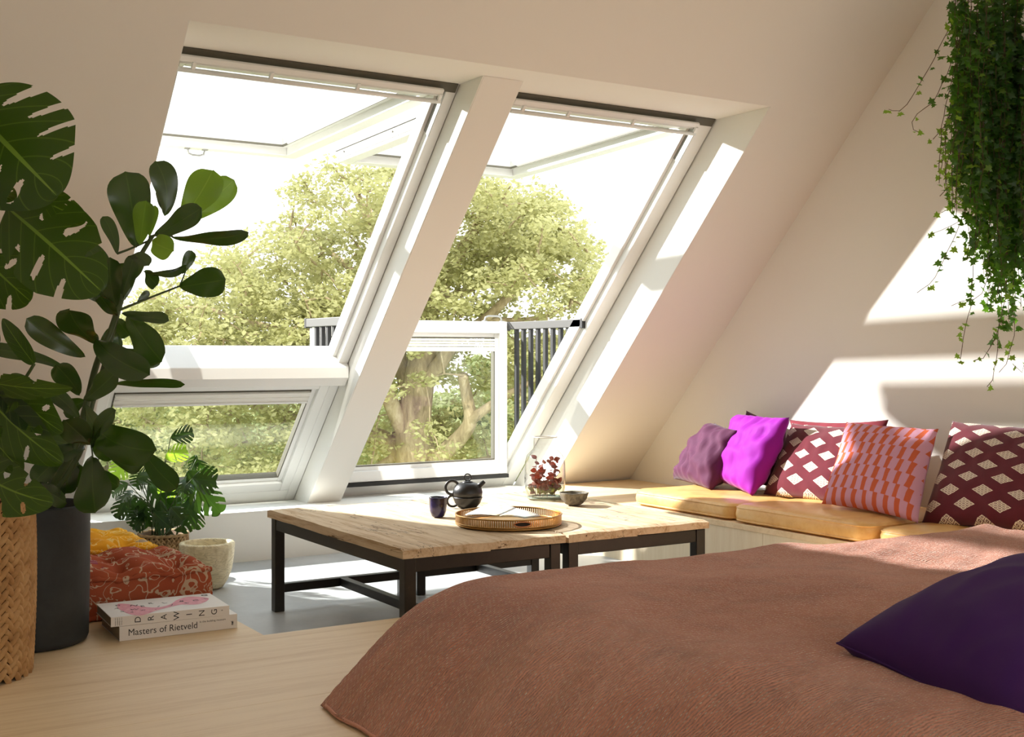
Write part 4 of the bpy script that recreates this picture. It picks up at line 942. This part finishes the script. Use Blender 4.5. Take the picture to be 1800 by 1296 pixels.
# (base u, v, d, tip u, v, d, width px, roll, bend, fold, slits n, seed, side bend)
MO = [
 (-62, 178, 3.10, 100, 344, 2.98, 285, -.15, .06, .10, 4, 1, .0), (14, 366, 3.16, 178, 512, 3.02, 196, -.1, .05, .10, 3, 2, -.02), (40, 330, 3.30, 152, 386, 3.30, 92, .5, .05, .1, 2, 3, .05),
 (-60, 420, 3.25, 54, 530, 3.20, 150, .3, .06, .12, 4, 4, .0), (-90, 470, 3.1, 0, 604, 3.05, 90, .1, .05, .1, 2, 5, .1), (-60, 660, 3.2, 128, 682, 3.12, 60, .5, .08, .15, 2, 6, .05),
 (10, 664, 3.30, 110, 760, 3.18, 92, -.2, .10, .14, 2, 7, .08), (-20, 700, 3.30, 110, 814, 3.16, 110, .1, .12, .16, 2, 8, .0), (-50, 812, 3.24, 94, 884, 3.06, 116, .0, .12, .14, 3, 9, .08),
 (-40, 730, 3.4, 40, 830, 3.35, 90, .2, .1, .1, 2, 10, 0), (-50, 300, 3.2, 24, 352, 3.3, 90, .7, .1, .1, 2, 11, 0), (-140, 110, 3.0, -20, 250, 2.95, 200, .2, .1, .1, 4, 12, 0), (-160, 560, 3.1, -30, 700, 3.0, 180, .1, .1, .1, 4, 13, 0), (60, 640, 3.36, 4, 560, 3.44, 40, .1, .1, .1, 0, 14, 0)]
for (u, v, d, u2, v2, d2, wp, roll, bend, fold, ns, sd_, sb) in MO:
    ptip = at(u2, v2, d2); pb = at(u, v, d)
    leaf(mo, M_MON, pb, ptip, wp*d/FPX, roll=roll, prof=prof_heart, bend=bend, fold=fold, side_bend=sb, nu=110 if wp > 100 else 60, nv=26 if wp > 100 else 14, slits=slits(ns, sd_), sweep=.38, wave=.04, seed=sd_)
    stem(mo, [c+Vector((.02*SM(sd_), .02*math.cos(sd_), .45)), (c+Vector((0, 0, .45))).lerp(pb, .55)+Vector((.04*SM(sd_*2), 0, .05)), pb], .006, .0045)
# ------------------------------------------------------------------ small basket, philodendron, wooden bowl
c = onz(287, 1013, 0); c.z = .0008
bk2 = empty('woven_pot', c, 'small round braided basket pot under the leafy plant by the window', 'basket')
def br2(z): return .118+.006*math.sin(PI*z/.22)
b = MB(); b.lathe([(0, .004), (.108, .004)]+[(br2(.2*k/8)-.008, .004+.212*k/8) for k in range(9)]+[(.102, .216), (.100, .17), (0, .17)], c, 40); b.build('pot_wall', NT('dark_straw_core', rgb(96, 70, 44), .9).m, bk2, smooth=True)
M_RUSH2 = NT('braided_straw', rgb(168, 134, 92), .8); _n = M_RUSH2.noise(M_RUSH2.co(), 40, 4); M_RUSH2.set('Base Color', M_RUSH2.ramp(_n, [(.3, rgb(120, 90, 56)), (.7, rgb(190, 158, 112))])); M_RUSH2 = M_RUSH2.m
b = MB(); braid(b, c, br2, .205, 30, 9, .006); fixnormals(b.build('straw_braid', M_RUSH2, bk2, smooth=True, kind='stuff'))
b = MB(); b.tube([c+Vector((.120*math.cos(2*PI*k/50), .120*math.sin(2*PI*k/50), .214+.002*SM(k*2.2))) for k in range(50)], .008, 8, closed=True); b.build('rim', M_RUSH2, bk2, smooth=True)
b = MB(); b.lathe([(.1015, .176), (.05, .182), (0, .184)], c, 24); b.build('soil', M_SOIL, bk2, smooth=True)
M_PHI = leaf_material('lobed_leaf', (14, 32, 18), (24, 48, 24), .28, .14, (90, 136, 36), (60, 90, 46), .5, 0)
M_PHI_Y = leaf_material('young_lobed_leaf', (96, 140, 40), (128, 166, 52), .35, .5, (170, 210, 60), None, .5, 0)
ph = empty('philodendron', c+Zv*.18, 'bushy plant with deeply lobed leaves in the small braided pot under the window', 'plant')
def lob(n, seed):
    r = random.Random(seed); out = []
    for s_ in (-1, 1):
        for k in range(n):
            t = .12+.74*(k+.5)/n+r.uniform(-.02, .02); out.append((t-.036, t+.036, .24+.10*r.random(), 1.1, s_))
    return out
PH = [(330, 828, 388, 902, 60, .1, 0), (345, 808, 371, 834, 44, .5, 0), (338, 842, 380, 846, 50, -.2, 0), (330, 840, 322, 866, 40, .3, 0), (345, 880, 344, 930, 40, .5, 0), (300, 770, 338, 760, 34, .3, 0), (290, 806, 328, 790, 34, .2, 1), (335, 880, 318, 936, 46, .2, 0),
      (262, 846, 310, 902, 56, -.2, 0), (250, 880, 262, 925, 60, .1, 0), (236, 870, 230, 910, 50, .3, 0), (228, 868, 206, 912, 34, .3, 0), (232, 862, 213, 884, 30, .5, 0), (282, 880, 292, 926, 46, .4, 0), (256, 830, 240, 856, 36, .5, 0), (232, 800, 205, 838, 44, .3, 1), (240, 840, 268, 835, 36, -.4, 0),
      (318, 874, 300, 906, 40, .2, 0), (310, 855, 332, 880, 36, -.3, 0), (270, 900, 300, 928, 44, .2, 0), (258, 900, 236, 928, 40, .1, 0), (300, 892, 322, 916, 36, 0, 0), (225, 850, 198, 870, 30, .2, 0), (345, 860, 330, 890, 36, .4, 0), (345, 800, 340, 830, 26, .2, 0), (312, 860, 282, 870, 34, -.2, 1), (246, 905, 232, 880, 40, .2, 0)]
r = random.Random(21)
for (u, v, u2, v2, wp, roll, yg) in PH:
    d = 6.05+r.uniform(-.16, .14); d2 = d+r.uniform(-.08, .05); pb = at(u, v, d)
    leaf(ph, M_PHI_Y if yg else M_PHI, pb, at(u2, v2, d2), 1.25*wp*d/FPX, roll=roll+r.uniform(-.3, .3), prof=prof_heart, bend=.12, fold=.2, nu=44, nv=9, slits=lob(4, u), sweep=.75, wave=.08, seed=u)
    s0 = c+Vector((r.uniform(-.06, .07), r.uniform(-.06, .05), .18)); stem(ph, [s0, s0.lerp(pb, .6)+Vector((0, 0, .03)), pb], .0028, .002, name='leaf_stalk', n=6)
c = onz(364, 1034, 0); c.z = .0008
mb = NT('pale_turned_wood', rgb(222, 206, 160), .6); v = mb.map(mb.co(), (1, 1, .35)); _n = mb.noise(v, 12, 6, .6, 1.2); _n3 = mb.noise(mb.map(mb.co(), (1, 1, 3)), 5, 3, .5, 2.0)
ringy = mb.math('SINE', mb.math('MULTIPLY', _n3, 60))
mb.set('Base Color', mb.mix(mb.math('MULTIPLY', mb.math('GREATER_THAN', ringy, .55), .35), mb.ramp(_n, [(.3, rgb(200, 184, 142)), (.5, rgb(228, 216, 180)), (.75, rgb(240, 232, 206))]), rgb(150, 132, 92)))
b = MB(); b.lathe([(0, 0), (.060, 0), (.075, .006), (.098, .04), (.117, .09), (.126, .15), (.130, .205), (.131, .214), (.127, .220), (.112, .221), (.106, .216), (.103, .15), (.085, .06), (.05, .035), (0, .03)], c, 56)
tag(b.build('wooden_bowl_planter', mb.m, None, smooth=True), 'pale thick-walled turned wood pot standing on the grey floor', 'pot')

# ------------------------------------------------------------------ ivy hanging by the right wall
M_IVY = leaf_material('ivy_leaf', (28, 58, 24), (56, 96, 36), .4, .35, (120, 180, 40))
M_IVY_Y = leaf_material('young_ivy_leaf', (86, 124, 44), (118, 150, 56), .4, .45, (160, 200, 60))
M_VINE = NT('vine_stem', rgb(88, 66, 44), .7).m
pc = Vector((4.62, 2.96, 2.80))
hp = empty('hanging_planter', pc, 'white hanging pot on a wall bracket holding the trailing ivy', 'planter')
b = MB(); b.lathe([(0, -.06), (.10, -.06), (.15, .0), (.17, .10), (.175, .12), (.16, .12), (.15, .09), (0, .08)], pc, 36); b.build('pot_wall', M_WHITE, hp, smooth=True)
b = MB(); b.box(pc.x-.02, GX-.001, pc.y-.02, pc.y+.02, pc.z-.09, pc.z-.062); b.build('wall_bracket', M_BLACKM, hp)
iv = empty('trailing_ivy', pc+Zv*.08, 'long trailing ivy hanging in front of the right wall', 'plant')
OUT = [(0, 0), (.16, .22), (.50, .16), (.30, .46), (.34, .66), (.16, .62), (0, 1.0)]
IV0 = [(0, 0)]+[(x, y) for x, y in OUT[1:]]+[(-x, y) for x, y in OUT[1:-1][::-1]]
def ivy_leaf_vs(p, dir_, nrm, s_):
    sd_ = dir_.cross(nrm).normalized()
    vs = [p+dir_*(.42*s_)+nrm*(.05*s_)]+[p+sd_*(x*s_)+dir_*(y*s_)-nrm*(abs(x)*.28*s_) for x, y in IV0]
    n = len(IV0); return vs, [(0, 1+i, 1+(i+1) % n) for i in range(n)]
r = random.Random(42)
strands = []
def px_strand(pts, d, dd=0): strands.append(([at(u, v, d+dd*i) for i, (u, v) in enumerate(pts)], True))
px_strand([(1720, -20), (1690, 22), (1672, 45), (1655, 75), (1638, 110), (1618, 145), (1600, 175), (1590, 192), (1575, 198), (1562, 192)], 5.25)
px_strand([(1720, 30), (1690, 60), (1665, 130), (1640, 180), (1612, 200), (1602, 215), (1606, 228), (1614, 232)], 5.2)
px_strand([(1700, 120), (1680, 180), (1660, 222), (1640, 245)], 5.2); px_strand([(1710, 180), (1690, 240), (1665, 278), (1648, 288)], 5.3)
px_strand([(1700, 300), (1668, 330), (1652, 345)], 5.2); px_strand([(1715, 340), (1680, 360), (1655, 374)], 5.25)
px_strand([(1720, 370), (1690, 388), (1662, 402), (1630, 414)], 5.2); px_strand([(1700, 360), (1678, 415), (1662, 450), (1640, 495), (1612, 515)], 5.15)
px_strand([(1720, 380), (1712, 450), (1706, 540), (1694, 585), (1688, 632)], 5.2); px_strand([(1740, 480), (1722, 525), (1690, 530), (1672, 538)], 5.15)
px_strand([(1770, 420), (1768, 520), (1756, 570), (1752, 630), (1745, 668), (1735, 680)], 5.1); px_strand([(1762, 560), (1745, 605), (1728, 630), (1712, 634)], 5.12)
px_strand([(1790, 400), (1780, 520), (1784, 590), (1768, 640), (1756, 655)], 5.2); px_strand([(1830, 500), (1815, 600), (1800, 690), (1812, 720)], 5.1); px_strand([(1840, 300), (1822, 560), (1796, 655), (1780, 640)], 5.2)
for k in range(15):
    u0 = r.uniform(1640, 1700); px_strand([(1700+r.uniform(-10, 40), r.uniform(-40, 200)), (u0+10, r.uniform(200, 300)), (u0+r.uniform(-5, 15), r.uniform(300, 380))], r.uniform(5.0, 5.4))
for k in range(175):
    u0 = 1672+228*(r.random()**.75); v1 = 300+260*min(1, (u0-1665)/90)*r.uniform(.55, 1.05)+r.uniform(-60, 40); d_ = r.uniform(4.95, 5.42)
    vv = r.uniform(-60, 120); pts = []; u = u0
    while vv < v1: pts.append((u, vv)); vv += r.uniform(40, 70); u += r.uniform(-9, 9)-(.5 if u > 1690 else -3)
    if len(pts) > 2: strands.append(([at(a, b_, d_+.02*SM(i)) for i, (a, b_) in enumerate(pts)], False))
L_ = []
bs = MB()
for pts, lone in strands:
    P = []
    for k in range(len(pts)-1):
        n_ = max(2, int((pts[k+1]-pts[k]).length/.020))
        for q in range(n_): P.append(pts[k].lerp(pts[k+1], q/n_)+Vector((r.uniform(-1, 1), r.uniform(-1, 1), 0))*.0022)
    P.append(pts[-1]); bs.tube(P[::2]+[P[-1]], .0014 if lone else .0012, 4, cap=False)
    m = len(P)
    for i, p in enumerate(P):
        if r.random() < (.38 if lone else .10): continue
        for q in range(1 if lone else (2 if r.random() < .35 else 1)):
            t = i/m; s_ = (.052-.022*t if lone else .047-.009*t)*r.uniform(.65, 1.15)
            a = r.uniform(0, 6.28); out = (Vector((math.cos(a), math.sin(a), 0))*.8-Fv*.4+Vector((0, 0, r.uniform(-.9, .1)))).normalized()
            nn = (-Fv+Vector((r.uniform(-.7, .7), r.uniform(-.7, .7), r.uniform(-.1, .9)))).normalized(); nn = (nn-out*nn.dot(out)).normalized()
            L_.append((p+out*.006, out, nn, s_, (t > .7 and lone) or r.random() < .07))
bs.build('vine_stems', M_VINE, iv, smooth=True, kind='stuff')
Fr = Vector((Fv.x, Fv.y, 0))
order = sorted(range(len(L_)), key=lambda i: -(L_[i][3])+(0 if (L_[i][0]-Vector((0, 0, 0))).dot(Fr) < 5.12 else 1))
big = set(order[:150]) | set([i for i in range(len(L_)) if i % max(1, len(L_)//140) == 0][:140])
rest = MB(); rest_y = MB()
protos = {}
for i, (p, dr, nn, s_, yg) in enumerate(L_):
    if i in big:
        me = protos.get(yg)
        if me is None:
            vs, fs = ivy_leaf_vs(Vector(), Vector((0, 1, 0)), Zv, 1.0); me = bpy.data.meshes.new('ivy_leaf'); me.from_pydata([tuple(v) for v in vs], [], fs); me.materials.append(M_IVY_Y if yg else M_IVY); me.polygons.foreach_set('use_smooth', [True]*len(me.polygons)); protos[yg] = me
        o = bpy.data.objects.new('leaf', me); C.objects.link(o); sx_ = dr.cross(nn)
        M = Matrix((sx_*s_, dr*s_, nn*s_)).transposed().to_4x4(); M.translation = p; loc, rot, sc = M.decompose(); o.location = loc; o.rotation_euler = rot.to_euler(); o.scale = sc; adopt(o, iv)
    else:
        vs, fs = ivy_leaf_vs(p, dr, nn, s_); (rest_y if yg else rest).add(vs, fs)
rest.build('leaves', M_IVY, iv, smooth=True, kind='stuff'); rest_y.build('young_leaves', M_IVY_Y, iv, smooth=True, kind='stuff')
# ------------------------------------------------------------------ garden: trees beyond the windows
M_BARK = NT('pale_bark', rgb(172, 156, 122), .9); _c = M_BARK.co(); _n = M_BARK.noise(M_BARK.map(_c, (1, 1, .3)), 9, 6, .7, .6)
M_BARK.set('Base Color', M_BARK.ramp(_n, [(.3, rgb(120, 106, 78)), (.55, rgb(176, 160, 126)), (.75, rgb(208, 196, 164))])); M_BARK.bump(_n, .6, .03); M_BARK = M_BARK.m
def tree_leaf(name, c1, c2, tr):
    m = NT(name, rgb(*c1), .55, spec=.25); n = m.noise(m.co(), .9, 3, .6); n2 = m.noise(m.co(), 9, 2)
    col = m.mix(m.math('ADD', m.math('MULTIPLY', n, .5), m.math('MULTIPLY', n2, .5)), rgb(*c1), rgb(*c2)); m.set('Base Color', col)
    t = m.node('ShaderNodeBsdfTranslucent', {'Color': rgb(*tr)}); mx = m.node('ShaderNodeMixShader', {0: .42, 1: m.b.outputs[0], 2: t.outputs[0]}); m.t.links.new(mx.outputs[0], m.out.inputs[0]); return m.m
M_TL = tree_leaf('sunny_tree_leaf', (152, 154, 104), (206, 204, 154), (204, 202, 138))
M_TL2 = tree_leaf('pale_tree_leaf', (150, 160, 112), (198, 202, 152), (196, 202, 140))
rng = np.random.default_rng(8)
def leaf_cloud(name, centers, radii, per, size, mat, parent, flat=.45):
    """small four-cornered folded leaves scattered in flattened clumps"""
    n = len(centers)*per; cc = np.repeat(np.array(centers), per, 0); rr = np.repeat(np.array(radii), per)
    g = rng.normal(size=(n, 3)); g /= np.linalg.norm(g, axis=1)[:, None]; g *= (rng.random(n)**.45)[:, None]
    pos = cc+g*rr[:, None]*np.array([1, 1, flat])
    u = rng.normal(size=(n, 3)); u[:, 2] *= .5; u /= np.linalg.norm(u, axis=1)[:, None]
    up = rng.normal(size=(n, 3))*.75+np.array([-.1, -.5, .8]); w_ = np.cross(u, up); w_ /= np.linalg.norm(w_, axis=1)[:, None]
    s = size*(.6+.8*rng.random(n))[:, None]
    V = np.stack([pos-u*s, pos+w_*s*.55-np.array([0, 0, 1])*s*.1, pos+u*s, pos-w_*s*.55-np.array([0, 0, 1])*s*.1], 1).reshape(-1, 3)
    me = bpy.data.meshes.new(name); me.vertices.add(n*4); me.vertices.foreach_set('co', V.astype(np.float32).ravel())
    me.loops.add(n*4); me.loops.foreach_set('vertex_index', np.arange(n*4, dtype=np.int32)); me.polygons.add(n); me.polygons.foreach_set('loop_start', np.arange(0, n*4, 4, dtype=np.int32))
    me.update(); me.validate(); me.materials.append(mat); o = bpy.data.objects.new(name, me); C.objects.link(o); adopt(o, parent); o['kind'] = 'stuff'; return o
GZ = -6.5
b = MB(); b.box(-60, 90, 7.6, 160, GZ-.3, GZ); mg = NT('garden_grass', rgb(150, 160, 96), .95); _n = mg.noise(mg.co(), 2, 5); mg.set('Base Color', mg.ramp(_n, [(.3, rgb(112, 124, 66)), (.7, rgb(168, 176, 108))]))
g_ = b.build('ground', mg.m); g_['kind'] = 'structure'
b = MB(); b.box(XL-.2, GX+.2, YB-.2, YK+.3, GZ, -.13); b.build('wall_below', M_WALL)['kind'] = 'structure'

def smooth_path(pts, k=5):
    P = []
    for i in range(len(pts)-1):
        a = pts[max(i-1, 0)]; b_ = pts[i]; c_ = pts[i+1]; d_ = pts[min(i+2, len(pts)-1)]
        for q in range(k):
            t = q/k; P.append(.5*((2*b_)+(c_-a)*t+(2*a-5*b_+4*c_-d_)*t*t+(3*b_-a-3*c_+d_)*t**3))
    P.append(pts[-1]); return P
D = 15.0
def pp_(l): return [at(u, v, D+dd) for u, v, dd in l]
limbs = [
 (pp_([(738, 1620, 0), (742, 1200, 0), (742, 1000, 0), (738, 880, 0), (733, 810, 0), (727, 740, 0), (737, 668, 0), (748, 600, .1)]), .42, .16),
 (pp_([(733, 800, 0), (700, 740, -.1), (682, 700, -.2), (668, 655, -.3), (640, 590, -.4), (615, 520, -.4)]), .13, .05),
 (pp_([(748, 600, .1), (757, 560, .1), (778, 510, 0), (806, 455, -.1), (836, 400, -.2), (850, 350, -.2)]), .14, .04),
 (pp_([(737, 672, 0), (770, 645, -.1), (800, 600, -.2), (850, 560, -.3), (902, 508, -.4), (940, 450, -.5)]), .12, .035),
 (pp_([(745, 870, -.1), (770, 805, -.3), (808, 768, -.5), (828, 738, -.6), (824, 700, -.6), (815, 660, -.7)]), .13, .06),
 (pp_([(826, 740, -.6), (850, 722, -.7), (898, 688, -.8), (950, 660, -.9)]), .08, .03), (pp_([(740, 890, 0), (790, 830, .2), (850, 812, .3), (905, 800, .4), (980, 770, .4)]), .11, .04),
 (pp_([(733, 860, 0), (705, 800, .2), (660, 762, .3), (600, 770, .3), (540, 735, .3), (470, 720, .2), (400, 690, .2)]), .13, .04),
 (pp_([(727, 720, 0), (705, 640, .2), (690, 540, .2), (668, 440, .1), (640, 370, 0), (615, 320, 0)]), .12, .03),
 (pp_([(768, 535, 0), (830, 505, .3), (880, 470, .4), (935, 440, .4), (985, 420, .4)]), .07, .02), (pp_([(668, 655, -.3), (600, 620, -.4), (520, 590, -.5), (430, 560, -.5), (350, 540, -.4)]), .08, .025),
 (pp_([(690, 540, .2), (620, 480, .3), (560, 430, .3), (510, 400, .2)]), .06, .02), (pp_([(640, 770, .3), (560, 800, .2), (480, 830, .1), (400, 840, 0)]), .07, .03), (pp_([(850, 560, -.3), (930, 560, -.2), (1000, 540, -.1)]), .05, .02), (pp_([(705, 800, .2), (640, 835, .4), (600, 880, .4)]), .07, .03), (pp_([(748, 620, .1), (712, 580, -.3), (690, 545, -.4)]), .06, .04)]
maint = empty('maple_tree', at(738, 1620, D), 'large pale-barked leafy tree filling the view through both roof windows', 'tree')
sk = []
for i, (pts, r0, r1) in enumerate(limbs):
    P = smooth_path(pts); m = len(P)
    P = [p+Vector((mnoise.noise(p*1.3), mnoise.noise(p*1.3+Vector((5, 0, 0))), mnoise.noise(p*1.3+Vector((0, 7, 0)))))*.05 if 0 < j < m-1 and i else p for j, p in enumerate(P)]
    rs = [r0+(r1-r0)*(j/(m-1))**.8 for j in range(m)]; b = MB(); b.tube(P, rs, 10 if r0 > .1 else 7); b.build('trunk' if i == 0 else 'branch', M_BARK, maint, smooth=True)
    sk += [(p, rs[j]) for j, p in enumerate(P) if i or j > m*.6]
ells = [(610, 440, 140, 150, 12), (520, 520, 180, 110, 12), (760, 400, 150, 120, 12), (850, 430, 160, 120, 14), (930, 400, 90, 65, 6), (960, 480, 85, 75, 7), (400, 560, 190, 95, 12), (330, 640, 160, 130, 9), (640, 600, 200, 110, 13), (880, 620, 190, 70, 8), (420, 740, 260, 130, 15), (620, 790, 200, 70, 7), (900, 760, 160, 110, 8), (1000, 660, 70, 120, 6)]
rt = random.Random(4); cents = []; rads = []
tot = sum(e[4] for e in ells)
for (cu_, cv_, ru, rv, wt) in ells:
    for k in range(int(wt*6.2)):
        while True:
            x, y = rt.uniform(-1, 1), rt.uniform(-1, 1)
            if x*x+y*y < 1: break
        u, v = cu_+x*ru, cv_+y*rv; dd = rt.uniform(-1.5, 1.6)
        if 660 < u < 880 and 600 < v < 860 and dd < .5 and rt.random() < .86: dd = rt.uniform(.7, 2.2)
        if 860 < u < 945 and 505 < v < 575 and rt.random() < .8: continue
        cents.append(at(u, v, D+dd)); rads.append(rt.uniform(.20, .42))
b = MB(); skp = np.array([p for p, _ in sk])
nodes = [p for p, _ in sk]
order_ = sorted(range(len(cents)), key=lambda i: np.min(np.linalg.norm(skp-np.array(cents[i]), axis=1)))
arr = [np.array(p) for p in nodes]
for i in order_:
    c_ = cents[i]; A_ = np.array(arr); dist = np.linalg.norm(A_-np.array(c_), axis=1); j = int(np.argmin(dist)); s0 = Vector(A_[j])
    if dist[j] < .05: continue
    mid = s0.lerp(c_, .5)+Vector((rt.uniform(-.08, .08), rt.uniform(-.08, .08), rt.uniform(-.02, .10)))*dist[j]
    b.tube([s0, s0.lerp(mid, .6), mid, c_], [.017, .014, .011, .006], 4, cap=False); arr.append(np.array(mid)); arr.append(np.array(c_))
b.build('twigs', M_BARK, maint, smooth=True, kind='stuff')
leaf_cloud('crown', [tuple(c_) for c_ in cents], rads, 135, .034, M_TL, maint, .5)
# trees further back
BT = [(200, 27, 420, 560, 'pale round tree behind the big one, left part of the view'), (560, 36, 400, 610, 'distant hazy tree seen under the limbs of the big tree'), (900, 27, 320, 590, 'distant tree behind the upright lower pane'), (1060, 22, 260, 500, 'tree beyond the black railing with its crown right of the pickets'), (1330, 30, 420, 560, 'farthest tree standing off to the side beyond the railing')]
for i, (u, d, wpx, vtop, lab) in enumerate(BT):
    base = at(u, 624, d); base.z = GZ; top_z = CAM_H+(HOR-vtop)*d/FPX; R_ = wpx*d/FPX/2; mid = (GZ+2.0+top_z)/2; hz = (top_z-GZ-2.0)/2
    t = empty('garden_tree', base, lab, 'tree', 'trees further back in the garden')
    stem(t, [base, base+Vector((.2, 0, 2.0)), base+Vector((-.1, .1, (mid-GZ))), Vector((base.x, base.y, mid+hz*.6))], .30, .08, M_BARK, 'trunk', 10)
    cs = []; rd = []
    for k in range(170):
        while True:
            q = Vector((rt.uniform(-1, 1), rt.uniform(-1, 1), rt.uniform(-1, 1)))
            if .35 < q.length < 1: break
        cs.append((base.x+q.x*R_, base.y+q.y*R_*.8, mid+q.z*hz)); rd.append(rt.uniform(.6, 1.0)*R_*.26)
    for k in range(10):
        e = Vector(cs[k*7]); stem(t, [Vector((base.x, base.y, mid-hz*.5+k*hz*.1)), (Vector((base.x, base.y, mid))+e)/2, e], .08, .02, M_BARK, 'branch', 5)
    leaf_cloud('crown', cs, rd, 150, .085, M_TL2, t, .7)
